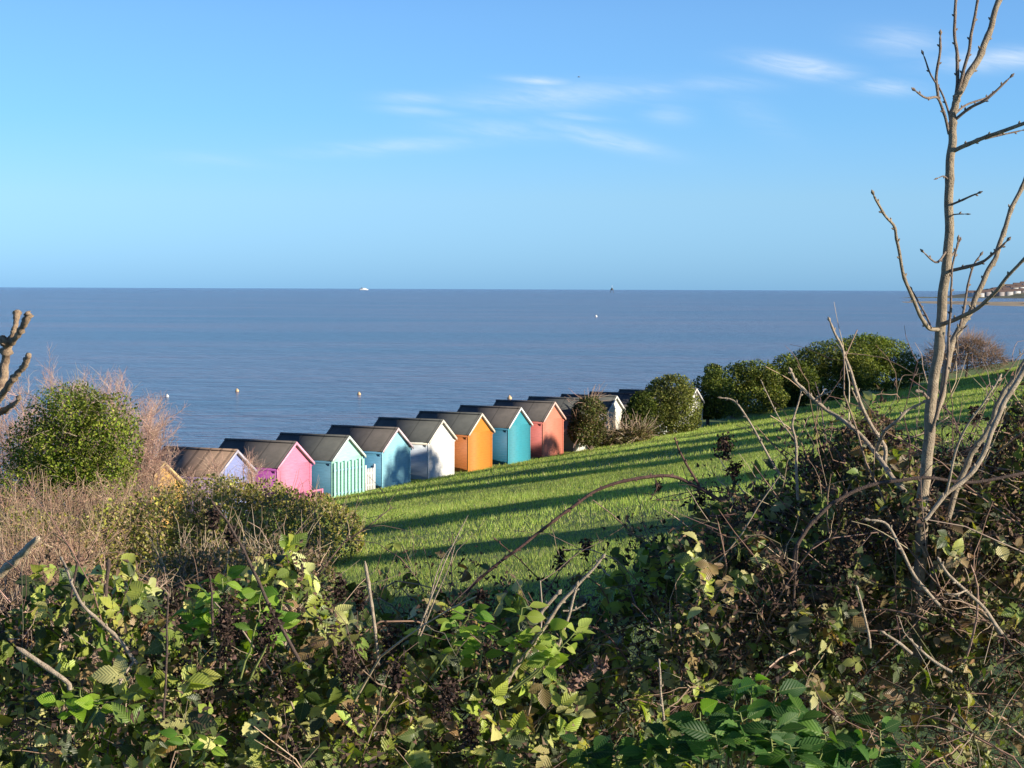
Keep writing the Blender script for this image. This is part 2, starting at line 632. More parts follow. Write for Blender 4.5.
# grass blades
GP = []
for (y0, y1, dens, h, wd) in ((9, 30, 520, .065, .007), (30, 60, 230, .08, .013), (60, 110, 75, .10, .026), (110, 215, 26, .14, .05)):
    area = .325 * (y1 * y1 - y0 * y0)
    n = int(area * dens)
    Y = np.sqrt(rng.uniform(y0 * y0, y1 * y1, n))
    X = rng.uniform(-.29, .36, n) * Y
    s = s_of(X, Y)
    # only the slope that can be seen
    left = -.13 * Y - 3
    k = (s > -.4) & (s < 36.5) & (X > left)
    X, Y = X[k], Y[k]
    n = len(X)
    lump = np.sin(X * 1.7 + np.sin(Y * .9) * 2) * np.sin(Y * 1.3 + np.sin(X * .7) * 2)
    lump2 = np.sin(X * .23 + 2 + np.sin(Y * .11) * 2) * np.sin(Y * .19 + 1)
    Z = gz(X, Y)
    hh = h * rng.uniform(.45, 1.25, n) * (1 + .35 * lump)
    az = rng.uniform(0, 2 * math.pi, n)
    lean = rng.uniform(.1, .8, n)
    la = rng.uniform(0, 2 * math.pi, n)
    B = np.stack([X, Y, Z - .01], -1)
    sd_ = np.stack([np.cos(az), np.sin(az), 0 * az], -1) * wd * .5
    T = B + np.stack([np.cos(la) * lean * hh, np.sin(la) * lean * hh, hh], -1)
    V = np.stack([B - sd_, B + sd_, T], 1).reshape(-1, 3)
    f = np.arange(n * 3).reshape(n, 3)
    c = pal(n, [(.21, .31, .06), (.31, .41, .085), (.40, .47, .13), (.48, .46, .22)], [3, 5, 4, 1], .18)
    c = c * (1 + .2 * lump2 + .12 * lump)[:, None]
    GP.append(dict(v=V, f=f, c=np.repeat(c, 3, 0)))
GRASS = leaf_mat('grass_blade', .35, .6, False, .2, spec=.25)
tag(mk('grass', GP, GRASS, smooth=False), 'rough green winter grass on the slope', 'grass', kind='stuff')

# far shore: hill, sandbank, low strip
m, nt, out = new_mat('hill_land')
co = N(nt, 'ShaderNodeNewGeometry').outputs['Position']
c = ramp(nt, noise_n(nt, .03, 6, .7, co), [(.3, (.05, .08, .05)), (.55, (.12, .12, .08)), (.7, (.20, .17, .13))])
p = N(nt, 'ShaderNodeBsdfPrincipled')
nt.links.new(c, p.inputs['Base Color'])
p.inputs['Roughness'].default_value = 1
nt.links.new(p.outputs[0], out.inputs[0])
HILL = m
m, nt, out = new_mat('sand')
co = N(nt, 'ShaderNodeNewGeometry').outputs['Position']
c = ramp(nt, noise_n(nt, .02, 6, .7, co), [(.35, (.22, .16, .10)), (.6, (.42, .33, .20)), (.7, (.30, .15, .10))])
p = N(nt, 'ShaderNodeBsdfPrincipled')
nt.links.new(c, p.inputs['Base Color'])
p.inputs['Roughness'].default_value = 1
nt.links.new(p.outputs[0], out.inputs[0])
SAND = m


def ridge_land(name, px0, px1, D, width, hfun, mat, n=60):
    """a long low body of land across the view: real depth, height profile hfun(t)"""
    V = []
    m_ = 9
    for i in range(n + 1):
        t = i / n
        X = (px0 + (px1 - px0) * t - 512) / F * D
        for j in range(m_):
            q = j / (m_ - 1)
            V.append((X, D + width * (q - .5) + 40 * math.sin(t * 9), -1.0 + (hfun(t) + 1.0) * math.sin(math.pi * q) ** .6 * (1 + .12 * math.sin(i * 1.7 + j))))
    ii = np.arange((n + 1) * m_).reshape(n + 1, m_)
    Fc = np.stack([ii[:-1, :-1], ii[1:, :-1], ii[1:, 1:], ii[:-1, 1:]], -1).reshape(-1, 4)
    return tag(mk(name, [dict(v=np.array(V), f=Fc)], mat), kind='structure')


def hill_h(t):
    px = 955 + (1400 - 955) * t
    return float(np.interp(px, [955, 968, 985, 1000, 1012, 1024, 1080, 1200, 1400], [0, 3, 7.5, 14, 18, 20.5, 26, 30, 18]))


ridge_land('hills', 955, 1400, 3300, 500, hill_h, HILL, 90)
ridge_land('sandbank', 945, 1300, 1650, 650, lambda t: min(1.5, t * 12) + .4 * math.sin(t * 20), SAND)
ridge_land('far_shore', 900, 1400, 3000, 40, lambda t: min(1.2, t * 30) + .3, HILL)

# ------------------------------------------------------------------ town houses on the far hill
HW = [wood_paint('render_%d' % i, c, 1, .1, .8) for i, c in enumerate([(.62, .62, .60), (.42, .42, .42), (.30, .27, .27)])]
HR = felt_mat('slate_roof', (.10, .07, .06), (.18, .12, .10))
TOWN = [(972, 3.6, 14, 0), (979, 3.2, 12, 1), (986, 5, 13, 2), (991, 6.5, 12, 0), (996, 8.5, 13, 1), (1001, 11, 12, 0), (1005, 9, 12, 2), (1009, 14, 13, 0), (1013, 12, 12, 1), (1016, 16.5, 12, 2),
        (1020, 13, 14, 0), (1023, 18.5, 12, 0), (999, 5, 12, 2), (1007, 5.5, 14, 1), (1015, 6.5, 13, 0), (1022, 7.5, 13, 2)]
for i, (px, zb, wd, mi) in enumerate(TOWN):
    D = 3300 - 200 + zb * 9
    X = (px - 512) / F * D
    t = wthing('town_house', (X, D, zb - 2), 'small far-off house of the town on the hill across the water', 'house', 'far-off houses on the hill across the water')
    hw, dp, eh, rh = wd / 2, 5, 6.5, 3.5
    mk('wall', [dict(v=np.array([(X - hw, D - dp, zb - 2), (X + hw, D - dp, zb - 2), (X + hw, D + dp, zb - 2), (X - hw, D + dp, zb - 2),
                                 (X - hw, D - dp, zb + eh - 2), (X + hw, D - dp, zb + eh - 2), (X + hw, D + dp, zb + eh - 2), (X - hw, D + dp, zb + eh - 2)]),
                     f=np.array([(0, 1, 5, 4), (1, 2, 6, 5), (2, 3, 7, 6), (3, 0, 4, 7)]))], HW[mi], t, False)
    z = zb + eh - 2
    mk('roof', [dict(v=np.array([(X - hw - .4, D - dp - .4, z), (X + hw + .4, D - dp - .4, z), (X + hw + .4, D + dp + .4, z), (X - hw - .4, D + dp + .4, z), (X - hw - .4, D, z + rh), (X + hw + .4, D, z + rh)]),
                     f=np.array([(0, 1, 5, 4), (2, 3, 4, 5)])), dict(v=np.array([(X - hw, D - dp, z), (X - hw, D + dp, z), (X - hw, D, z + rh), (X + hw, D - dp, z), (X + hw, D + dp, z), (X + hw, D, z + rh)]), f=np.array([(0, 1, 2), (3, 4, 5)]))], HR, t, False)

# ------------------------------------------------------------------ ship, beacon, buoys, bird
WHITE = wood_paint('white_gloss', (.80, .80, .78), .2, .05, .35)
DARK = wood_paint('dark_metal', (.06, .06, .065), .3, .2, .5)
ORANGE_B = wood_paint('orange_plastic', (.80, .55, .30), .3, .1, .4)


def lathe(profile, cx, cy, z0, k=14):
    a = np.arange(k) * 2 * math.pi / k
    V = np.array([(cx + r * math.cos(t), cy + r * math.sin(t), z0 + z) for (r, z) in profile for t in a])
    idx = np.arange(len(V)).reshape(len(profile), k)
    A, B = idx[:-1], idx[1:]
    return dict(v=V, f=np.stack([A, np.roll(A, -1, 1), np.roll(B, -1, 1), B], -1).reshape(-1, 4))


D = 14000
X = (363.5 - 512) / F * D
t = wthing('ship', (X, D, 0), 'tiny white ship on the horizon to the left', 'ship')
hull = []
Ls, bm_ = 32, 7
prof = [(-1, .75), (-.8, 1), (.55, 1), (.8, .7), (1, .05)]
Vh = []
for (q, ww) in prof:
    Vh += [(X + q * Ls * (.94), D - bm_ * ww * .7, 0), (X + q * Ls * .94, D + bm_ * ww * .7, 0), (X + q * Ls, D - bm_ * ww, 6.0), (X + q * Ls, D + bm_ * ww, 6.0)]
fh = []
for i in range(len(prof) - 1):
    a = i * 4
    fh += [(a, a + 4, a + 6, a + 2), (a + 1, a + 3, a + 7, a + 5), (a + 2, a + 6, a + 7, a + 3)]
fh += [(0, 2, 3, 1), (len(prof) * 4 - 4, len(prof) * 4 - 3, len(prof) * 4 - 1, len(prof) * 4 - 2)]
mk('hull', [dict(v=np.array(Vh, float), f=np.array(fh))], WHITE, t, False)
mk('superstructure', [boxv(X - 26, X + 20, D - 5, D + 5, 6, 10), boxv(X - 20, X + 12, D - 4, D + 4, 10, 13)], WHITE, t, False)
mk('funnel', [lathe([(2.2, 0), (2.0, 6), (1.6, 6.5), (0, 6.5)], X - 14, D, 13)], DARK, t)
mk('mast', [lathe([(.4, 0), (.2, 10), (0, 10)], X + 6, D, 13)], DARK, t)

D = 6000
X = (611.5 - 512) / F * D
t = wthing('sea_beacon', (X, D, 0), 'small dark beacon platform on legs at the horizon', 'beacon')
mk('platform', [boxv(X - 4.2, X + 4.2, D - 4, D + 4, 9, 12)], DARK, t, False)
for sx in (-1, 1):
    for sy in (-1, 1):
        mk('leg', [tubes(np.array([[(X + sx * 4.6, D + sy * 4, -1), (X + sx * 3, D + sy * 3, 9)]]), .6, 6)], DARK, t)
mk('cabin', [boxv(X - 2.2, X + 2.2, D - 2, D + 2, 12, 15.5)], DARK, t, False)
mk('lamp_mast', [lathe([(.35, 0), (.3, 5), (.8, 5), (.8, 6.3), (0, 7)], X, D, 15.5)], WHITE, t)

for (px, py, r, lab, mt) in ((167, 397, .2, 'white ball buoy nearest the bare pink shrubs', WHITE), (237, 391.5, .21, 'pale buoy on the water above the lavender hut roof', ORANGE_B),
                             (359, 394.8, .2, 'pale buoy on the water above the mint hut', ORANGE_B), (509.5, 399, .24, 'pale orange buoy just above the teal hut roof', ORANGE_B),
                             (596, 317, .55, 'far white buoy alone on the open sea', WHITE)):
    d = at(px, py, 1.0) - np.array([0, 0, H])
    Dd = H / -d[2]
    X, Y = d[0] * Dd, Dd
    t = wthing('buoy', (X, Y, 0), lab, 'buoy', 'mooring buoys on the sea')
    pr = [(0, -.6 * r)] + [(r * math.cos(a), r * math.sin(a) + .3 * r) for a in np.linspace(-1.2, 1.2, 9)] + [(.22 * r, 1.4 * r), (.22 * r, 1.55 * r), (0, 1.55 * r)]
    mk('float', [lathe(pr, X, Y, 0)], mt, t)
    mk('ring', [tubes(np.array([[(X + .25 * r * math.cos(a), Y, 1.7 * r + .25 * r * math.sin(a)) for a in np.linspace(0, 6.28, 13)]]), .06 * r, 5)], DARK, t)

bp = at(578.7, 77, 420.0)
BIRD = bark_mat('bird_feathers', (.09, .09, .10), (.16, .16, .17), 8)
V = []
for (t_, r) in [(-.28, .01), (-.2, .045), (0, .075), (.15, .06), (.24, .035), (.3, .035), (.36, .006)]:
    for k in range(8):
        a = k * math.pi / 4
        V.append((t_, r * math.cos(a), r * math.sin(a)))
ii = np.arange(56).reshape(7, 8)
bf = np.stack([ii[:-1], np.roll(ii[:-1], -1, 1), np.roll(ii[1:], -1, 1), ii[1:]], -1).reshape(-1, 4)
parts = [dict(v=np.array(V) + bp, f=bf)]
for sy in (-1, 1):
    wv = []
    for (q, zz, x0, x1) in [(0, 0, -.1, .12), (.22, .12, -.08, .14), (.42, .1, -.1, .08), (.62, .03, -.1, -.02)]:
        wv += [(x0, sy * q, zz), (x1, sy * q, zz + .015), ((x0 + x1) / 2, sy * q, zz + .03), (x0, sy * q, zz + .01)]
    wv = np.array(wv)
    ii = np.arange(16).reshape(4, 4)
    parts.append(dict(v=wv + bp, f=np.stack([ii[:-1], np.roll(ii[:-1], -1, 1), np.roll(ii[1:], -1, 1), ii[1:]], -1).reshape(-1, 4)))
tl = np.array([(-.26, -.02, 0), (-.26, .02, 0), (-.42, .07, 0), (-.42, -.07, 0), (-.26, -.02, .01), (-.26, .02, .01), (-.42, .07, .01), (-.42, -.07, .01)])
parts.append(dict(v=tl + bp, f=np.array([(0, 1, 2, 3), (4, 7, 6, 5), (0, 4, 5, 1), (1, 5, 6, 2), (2, 6, 7, 3), (3, 7, 4, 0)])))
b_ = mk('bird', [dict(v=q['v'] - bp, f=q['f']) for q in parts], BIRD)
b_.location = [float(v) for v in bp]
tag(b_, 'tiny dark bird flying high above the sea among the thin clouds', 'bird')

# ------------------------------------------------------------------ beach huts
GAZ = R(26)
gx, gy = math.sin(GAZ), math.cos(GAZ)          # along the gable
FELT = felt_mat('roof_felt', (.045, .05, .05), (.085, .09, .085))
FELT2 = felt_mat('roof_felt_brown', (.05, .047, .045), (.10, .09, .085))
BAT = felt_mat('batten_roof', (.15, .10, .075), (.26, .18, .13), True)
TRIM_W = wood_paint('white_trim', (.80, .79, .75), 2, .1)
TRIM_P = wood_paint('pink_trim', (.72, .33, .42), 2, .1)
HUTS = [  # k, peak px, peak py, gable colour, side colour (mostly gable colour darkened as in shade), trim, roof, label
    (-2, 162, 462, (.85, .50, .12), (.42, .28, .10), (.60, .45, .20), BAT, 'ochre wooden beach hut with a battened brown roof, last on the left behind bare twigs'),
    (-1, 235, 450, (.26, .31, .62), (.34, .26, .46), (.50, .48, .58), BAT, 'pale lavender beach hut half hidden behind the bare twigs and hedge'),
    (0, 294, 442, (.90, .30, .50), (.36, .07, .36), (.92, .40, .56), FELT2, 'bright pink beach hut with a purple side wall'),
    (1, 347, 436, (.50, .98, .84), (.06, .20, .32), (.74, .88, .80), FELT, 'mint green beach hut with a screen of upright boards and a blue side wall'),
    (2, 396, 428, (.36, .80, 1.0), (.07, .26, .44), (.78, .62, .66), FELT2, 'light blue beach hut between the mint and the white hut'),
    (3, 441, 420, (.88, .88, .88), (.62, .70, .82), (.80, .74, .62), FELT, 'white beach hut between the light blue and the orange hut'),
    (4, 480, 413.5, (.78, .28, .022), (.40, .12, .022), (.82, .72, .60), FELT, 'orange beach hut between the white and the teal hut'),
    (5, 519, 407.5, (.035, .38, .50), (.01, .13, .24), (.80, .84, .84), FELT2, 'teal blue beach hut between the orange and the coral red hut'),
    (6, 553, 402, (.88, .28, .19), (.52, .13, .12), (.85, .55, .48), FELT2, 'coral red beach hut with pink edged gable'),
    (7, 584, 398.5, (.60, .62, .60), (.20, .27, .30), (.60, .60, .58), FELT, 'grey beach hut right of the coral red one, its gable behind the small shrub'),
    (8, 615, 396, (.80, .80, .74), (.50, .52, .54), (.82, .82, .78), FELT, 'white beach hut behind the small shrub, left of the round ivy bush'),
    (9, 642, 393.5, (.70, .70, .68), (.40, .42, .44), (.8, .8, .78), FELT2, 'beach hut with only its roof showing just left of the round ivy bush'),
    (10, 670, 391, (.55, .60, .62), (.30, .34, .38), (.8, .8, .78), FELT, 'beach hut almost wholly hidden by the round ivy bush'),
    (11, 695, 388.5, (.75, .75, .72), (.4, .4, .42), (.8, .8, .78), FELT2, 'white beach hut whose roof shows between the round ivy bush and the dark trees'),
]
HW_, HL = 1.12, 2.9
for (k, px, py, cg, cs, ct, roofm, lab) in HUTS:
    Z = 73 * (1 + .05 * k)
    pk = at(px, py, Z)
    base = 2.80
    t = empty('beach_hut', (pk[0], pk[1], base), math.pi / 2 - GAZ)
    tag(t, lab, 'beach hut', 'row of painted beach huts below the slope')
    hr = pk[2] - base - .04
    he = hr - .76
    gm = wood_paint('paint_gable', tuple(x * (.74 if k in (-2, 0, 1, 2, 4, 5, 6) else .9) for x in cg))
    sm = wood_paint('paint_side_shade', tuple(x * 1.0 for x in cs))  # shade of the side walls is put into most of these colours
    tm = wood_paint('paint_trim', ct, 2, .1)
    w_ = HW_
    # gable walls (near end at y=0, far end at y=HL), local x along the gable
    def gab(y0, y1):
        v = np.array([(-w_, y0, 0), (w_, y0, 0), (w_, y0, he), (0, y0, hr), (-w_, y0, he), (-w_, y1, 0), (w_, y1, 0), (w_, y1, he), (0, y1, hr), (-w_, y1, he)], float)
        return [dict(v=v, f=np.array([(0, 1, 2, 4), (5, 9, 7, 6), (0, 4, 9, 5), (1, 6, 7, 2)])), dict(v=v, f=np.array([(4, 2, 3), (9, 8, 7)]))]
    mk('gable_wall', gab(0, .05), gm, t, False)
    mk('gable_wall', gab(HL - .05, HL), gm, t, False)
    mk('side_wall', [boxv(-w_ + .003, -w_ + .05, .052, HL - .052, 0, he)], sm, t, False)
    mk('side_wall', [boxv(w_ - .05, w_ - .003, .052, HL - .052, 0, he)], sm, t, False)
    for sx in (-1, 1):
        bevel(mk('corner_board', [boxv(sx * (w_ + .012) - .04, sx * (w_ + .012) + .04, -.025, -.003, 0, he - .06)], gm, t, False), .004)
    # roof: two thick slopes
    oh, og = .13, .10
    sl = .76 / w_
    rf = []
    for sx in (-1, 1):
        e = (sx * (w_ + oh), he - oh * sl + .05)
        pts = [(0, -og, hr + .05), (e[0], -og, e[1]), (e[0], HL + og, e[1]), (0, HL + og, hr + .05)]
        if sx > 0:
            pts = [pts[0], pts[3], pts[2], pts[1]]
            pts = [pts[0], pts[1], pts[2], pts[3]]
        P_ = np.array(pts)
        nn_ = np.cross(P_[1] - P_[0], P_[3] - P_[0])
        if nn_[2] < 0:
            pts = [pts[0], pts[3], pts[2], pts[1]]
        rf.append(slab(*pts, .045))
    r_ = mk('roof', rf, roofm, t, False)
    mk('ridge_cap', [slab((-.09, -og - .01, hr + .02), (.0, -og - .01, hr + .075), (.0, HL + og + .01, hr + .075), (-.09, HL + og + .01, hr + .02), .012),
                     slab((.0, -og - .01, hr + .078), (.09, -og - .01, hr + .023), (.09, HL + og + .01, hr + .023), (.0, HL + og + .01, hr + .078), .012)], roofm, r_, False)
    for sx in (-1, 1):
        # bargeboard under the verge
        a = (0, hr + .0)
        b = (sx * (w_ + oh), he - oh * sl)
        th = .10
        v = np.array([(a[0], -og - .028, a[1] + .055), (b[0], -og - .028, b[1] + .055), (b[0], -og - .028, b[1] + .055 - th), (a[0], -og - .028, a[1] + .055 - th),
                      (a[0], -og - .003, a[1] + .055), (b[0], -og - .003, b[1] + .055), (b[0], -og - .003, b[1] + .055 - th), (a[0], -og - .003, a[1] + .055 - th)])
        v[:, 0] += sx * .001
        mk('bargeboard', [dict(v=v, f=np.array([(0, 1, 2, 3), (7, 6, 5, 4), (0, 4, 5, 1), (1, 5, 6, 2), (2, 6, 7, 3), (3, 7, 4, 0)]))], tm, t, False)
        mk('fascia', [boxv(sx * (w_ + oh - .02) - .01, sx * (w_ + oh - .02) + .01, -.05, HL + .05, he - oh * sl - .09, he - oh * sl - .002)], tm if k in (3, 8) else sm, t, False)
    if k == 1:
        for j in range(9):
            x = -w_ + .06 + j * (2 * w_ - .12) / 8
            bevel(mk('upright_board', [boxv(x - .075, x + .075, -.115, -.09, 0, he - .15 + .04 * (j % 2))], gm, t, False), .004)
        mk('rail', [boxv(-w_, w_, -.088, -.045, .35, .43)], sm, t, False)
        mk('rail', [boxv(-w_, w_, -.088, -.045, he - .5, he - .42)], sm, t, False)
    if k == 0:
        for z in (.35, .68):
            mk('rail', [boxv(w_ - .9, w_ + .35, -.35, -.30, z, z + .07)], gm, t, False)
        for x in (-.1, .3, .75, 1.2):
            bevel(mk('rail_post', [boxv(w_ - .9 + x * .95, w_ - .82 + x * .95, -.37, -.28, .1, .76)], gm, t, False), .004)

# white picket gate between mint and light blue hut
p0 = at(366.5, 480, 73 * 1.075)
t = empty('picket_gate', (p0[0], p0[1], 2.95), math.pi / 2 - GAZ)
tag(t, 'small white picket gate between the mint and the light blue hut', 'gate')
gm = WHITE
for j in range(5):
    x = j * .125
    mk('picket', [dict(v=np.array([(x, 0, .1), (x + .07, 0, .1), (x + .07, 0, .92), (x + .035, 0, .98), (x, 0, .92), (x, .02, .1), (x + .07, .02, .1), (x + .07, .02, .92), (x + .035, .02, .98), (x, .02, .92)]),
                       f=np.array([(0, 1, 2, 4), (5, 9, 7, 6), (0, 4, 9, 5), (1, 6, 7, 2)])),
                  dict(v=np.array([(x, 0, .92), (x + .07, 0, .92), (x + .035, 0, .98), (x, .02, .92), (x + .07, .02, .92), (x + .035, .02, .98)]), f=np.array([(0, 1, 2), (3, 5, 4)]))], gm, t, False)
for z in (.25, .72):
    mk('rail', [boxv(-.03, .6, .022, .05, z, z + .08)], gm, t, False)
for x in (-.09, .6):
    bevel(mk('gate_post', [boxv(x, x + .08, -.01, .07, 0, 1.1)], gm, t, False), .006)

# ------------------------------------------------------------------ vegetation
LEAF_FAR = leaf_mat('evergreen_leaf', .22, .6, False, .3, spec=.22)
LEAF_MID = leaf_mat('hedge_leaf', .25, .5, False, .3, spec=.4)
BARK = bark_mat('bark_brown', (.07, .05, .04), (.16, .12, .09), 14)
BARK_PALE = bark_mat('bark_pale', (.42, .32, .22), (.72, .60, .44), 30)
TWIG = attr_mat('twig_bark')


def crown(lobes, n, size, cols, cw, shell=.22, nscale=.8, clump=.5, outw=.7, diam=True):
    lob = np.array(lobes, float)
    vol = (lob[:, 3] * lob[:, 4] * lob[:, 5]) ** .75
    j = rng.choice(len(lob), n, p=vol / vol.sum())
    d = rand_dir(n)
    r = 1 - np.abs(rng.normal(size=n)) * shell
    C = lob[j, :3]
    Rr = lob[j, 3:6]
    P = C + d * Rr
    nzv = nz3(P, nscale)
    nz2 = nz3(P, nscale * 3.1, 9.0)
    r = r + clump * (.28 * nzv + .16 * nz2)
    P = C + d * Rr * r[:, None]
    keep = (nz3(P, nscale * 2.2, 31.0) > -.38)
    P, d, nzv = P[keep], d[keep], nzv[keep]
    n = len(P)
    nn = nrm(d * outw + rand_dir(n) * .8 + np.array([0, 0, .25]))
    dd = nrm(np.cross(nn, rand_dir(n)) + d * .3)
    c = pal(n, cols, cw, .2)
    c = c * (1 + .35 * np.clip(nzv * 2, -1, 1))[:, None]
    L = size * rng.uniform(.6, 1.3, n)
    return diamonds(P, dd, nn, L, L * rng.uniform(.5, .8, n), c)


def trunk_and_limbs(base, top, r, lobes, k=7):
    ps = []
    base, top = np.array(base, float), np.array(top, float)
    path = resample([base, base * .5 + top * .5 + np.array([.1, .1, 0]) * r * 4, top], 8, r * .2)
    ps.append(tubes(path, np.linspace(r, r * .45, 8), 8))
    for L in lobes:
        st = path[rng.integers(2, 7)]
        e = np.array(L[:3]) + rng.normal(size=3) * .1
        q = resample([st, st * .5 + e * .5 + np.array([0, 0, -.1]), e], 6, r * .2)
        ps.append(tubes(q, np.linspace(r * .4, r * .1, 6), 6))
    return ps


def bush(name, label, cat, ctr, lobes, n, size, cols, cw, group=None, r=.12, shell=.22, mat=None, nscale=.8, clump=.5, twigs=0, twl=.5, twc=(.25, .17, .12), twr=.006):
    """lobes: offsets from ctr (x, y, z above ground, rx, ry, rz)"""
    gx0, gy0 = ctr
    g0 = float(gz(gx0, gy0))
    t = wthing(name, (gx0, gy0, g0), label, cat, group)
    LB = [(gx0 + l[0], gy0 + l[1], g0 + l[2], l[3], l[4], l[5]) for l in lobes]
    top = max(LB, key=lambda q: q[2])
    mk('trunk', trunk_and_limbs((gx0, gy0, g0 - .1), (gx0 + .1, gy0, g0 + (top[2] - g0) * .8), r, LB), BARK, t)
    mk('crown', [crown(LB, n, size, cols, cw, shell, nscale, clump)], mat or LEAF_FAR, t)
    if twigs:
        lob = np.array(LB)
        j = rng.integers(0, len(lob), twigs)
        d = nrm(rand_dir(twigs) + np.array([0, 0, .6]))
        st = lob[j, :3] + d * lob[j, 3:6] * .75
        P = paths(st, d, rng.uniform(.5, 1.3, twigs) * twl, 4, .18)
        mk('twigs', [tubes(P, np.linspace(twr, twr * .4, 4)[None], 3, pal(twigs, [twc]))], TWIG, t)
    return t


EVG = [(.04, .065, .012), (.09, .12, .02), (.16, .19, .03), (.25, .27, .05)]

# left evergreen tree
c0 = at(76, 560, 50.0)
bush('evergreen_tree', 'round green evergreen tree at the left in front of the bare pink shrubs', 'tree', (c0[0], 50),
     [(.85, .1, 3.5, .75, .7, .75), (-.55, .1, 3.55, .8, .7, .75), (1.2, .1, 2.7, .5, .6, .8), (-1.15, .3, 2.75, .75, .8, .8), (-1.35, .3, 1.7, .8, .9, 1.0), (-.1, 0, 3.0, 1.05, 1.0, 1.15), (.55, 0, 2.9, .9, .9, 1.05), (-.75, .2, 2.5, .85, .9, .9), (.0, 0, 3.75, .7, .7, .65), (.35, -.2, 1.9, 1.2, 1.0, 1.0), (-.7, 0, 1.5, 1.2, 1.0, 1.0), (.95, 0, 2.1, .6, .7, .9), (.3, .1, 4.0, .4, .4, .35)],
     30000, .075, [(.07, .11, .015), (.14, .19, .02), (.22, .27, .035), (.30, .30, .08)], [2, 4, 4, 1], r=.14, shell=.2, nscale=1.5, clump=.95, twigs=420, twl=.6, twc=(.4, .33, .24))


# bare pinkish shrubs (tamarisk) behind and around it
def tamarisk(px, py_top, Yd, wpx, seed_label, n_main=16, dens=1.0, cols=((.54, .34, .27), (.44, .27, .22), (.60, .43, .34))):
    c_ = at(px, 500, Yd)
    x0, y0 = c_[0], Yd
    g0 = float(gz(x0, y0))
    topz = at(px, py_top, Yd)[2]
    hgt = topz - g0
    wr = wpx / F * Yd / 2
    t = wthing('tamarisk_shrub', (x0, y0, g0), seed_label, 'shrub', 'bare pinkish tamarisk shrubs at the left')
    a = rng.uniform(0, 2 * math.pi, n_main)
    q = np.sqrt(rng.uniform(.02, 1, n_main))
    st = np.stack([x0 + np.cos(a) * q * .3, y0 + np.sin(a) * q * .3, np.full(n_main, g0 - .05)], -1)
    d = np.stack([np.cos(a) * q * wr * 1.15, np.sin(a) * q * wr, np.full(n_main, hgt * .8)], -1)
    ln = np.linalg.norm(d, axis=1) * rng.uniform(.75, 1.0, n_main)
    P = paths(st, d, ln, 7, .07, .02)
    mk('stems', [tubes(P, np.linspace(.035, .008, 7)[None], 5, pal(n_main, [(.22, .14, .11)]))], TWIG, t)
    n2 = int(n_main * 14 * dens)
    s2, d2, _, _ = spawn(P, n2, .95, .3, 1)
    P2 = paths(s2, d2 + np.array([0, 0, .15]), rng.uniform(.3, 1.0, n2) * hgt * .22, 5, .12, .03)
    n3 = int(n2 * 22 * dens)
    s3, d3, _, _ = spawn(P2, n3, .9, .15, 1)
    P3 = paths(s3, d3 + np.array([0, 0, .1]), rng.uniform(.15, .45, n3), 4, .16, .02)
    mk('twigs', [tubes(P2, np.linspace(.009, .004, 5)[None], 3, pal(n2, cols)), tubes(P3, np.linspace(.0036, .002, 4)[None], 3, pal(n3, cols))], TWIG, t)


tamarisk(62, 328, 60, 110, 'tall bare pinkish tamarisk shrub rising behind the evergreen tree')
tamarisk(112, 340, 60, 100, 'bare pinkish tamarisk shrub right behind the evergreen tree', 18)
tamarisk(134, 366, 57, 84, 'bare pinkish tamarisk shrub at the right of the evergreen tree', 16, 1.0)
tamarisk(205, 462, 56, 60, 'low bare pinkish shrub in front of the ochre hut', 5, .5)
tamarisk(250, 444, 56, 70, 'low bare shrub veiling the lavender hut', 8, .6)
tamarisk(20, 375, 58, 100, 'bare pinkish tamarisk shrub at the far left edge', 16)

# pollarded tree at left edge
t = wthing('pollarded_tree', at(-60, 560, 26.0), 'pale stubby pollarded tree reaching in at the left edge', 'tree')
CUT = bark_mat('bark_pollard', (.16, .10, .07), (.50, .37, .24), 12)


def knobbly(pts, r0, r1, m=26, k=8, amp=.38):
    P = resample([at(*p) for p in pts], m, r0 * .12)
    rr = np.linspace(r0, r1, m) * (1 + amp * np.abs(rng.normal(size=m)))
    rr[-1] = rr[-2] * .8
    # rounded end
    P = np.concatenate([P, [P[-1] + nrm(P[-1] - P[-2]) * rr[-1] * .5]])
    rr = np.concatenate([rr, [.002]])
    return tubes(P, rr, k)


mk('trunk', [knobbly([(-90, 640, 26), (-75, 540, 26), (-45, 470, 26), (-25, 430, 26)], .13, .08)], CUT, t)
for pts, r0, r1 in (([(-25, 430, 26), (-6, 405, 26), (2, 385, 26.1), (4, 365, 26.2), (8, 345, 26.1), (10, 341, 26)], .055, .045),
                    ([(8, 345, 26.1), (13, 335, 26), (16, 322, 26.1), (17, 312, 26.2)], .030, .036),
                    ([(8, 345, 26.1), (16, 338, 25.9), (22, 328, 25.8), (27, 319, 25.7), (29, 312, 25.7)], .030, .040),
                    ([(8, 346, 26.1), (4, 342, 26), (2, 338, 26)], .04, .045),
                    ([(-12, 412, 26), (2, 395, 25.8), (10, 384, 25.6), (17, 374, 25.5), (25, 364, 25.4), (29, 354, 25.3)], .036, .028),
                    ([(2, 411, 26), (9, 407, 25.8), (15, 404, 25.7), (20, 396, 25.6)], .03, .02),
                    ([(-16, 420, 26), (2, 412, 26), (10, 408, 25.8)], .04, .02)):
    mk('branch', [knobbly(pts, r0, r1)], CUT, t)
# cut pale log at the lower left
t = wthing('cut_branch', at(-10, 590, 9.0), 'thick pale broken branch sticking out at the left edge', 'branch')
mk('wood', [knobbly([(-30, 600, 9), (-2, 575, 9), (18, 557, 8.9), (38, 538, 8.8)], .022, .014, 20, 7, .12)], BARK_PALE, t)

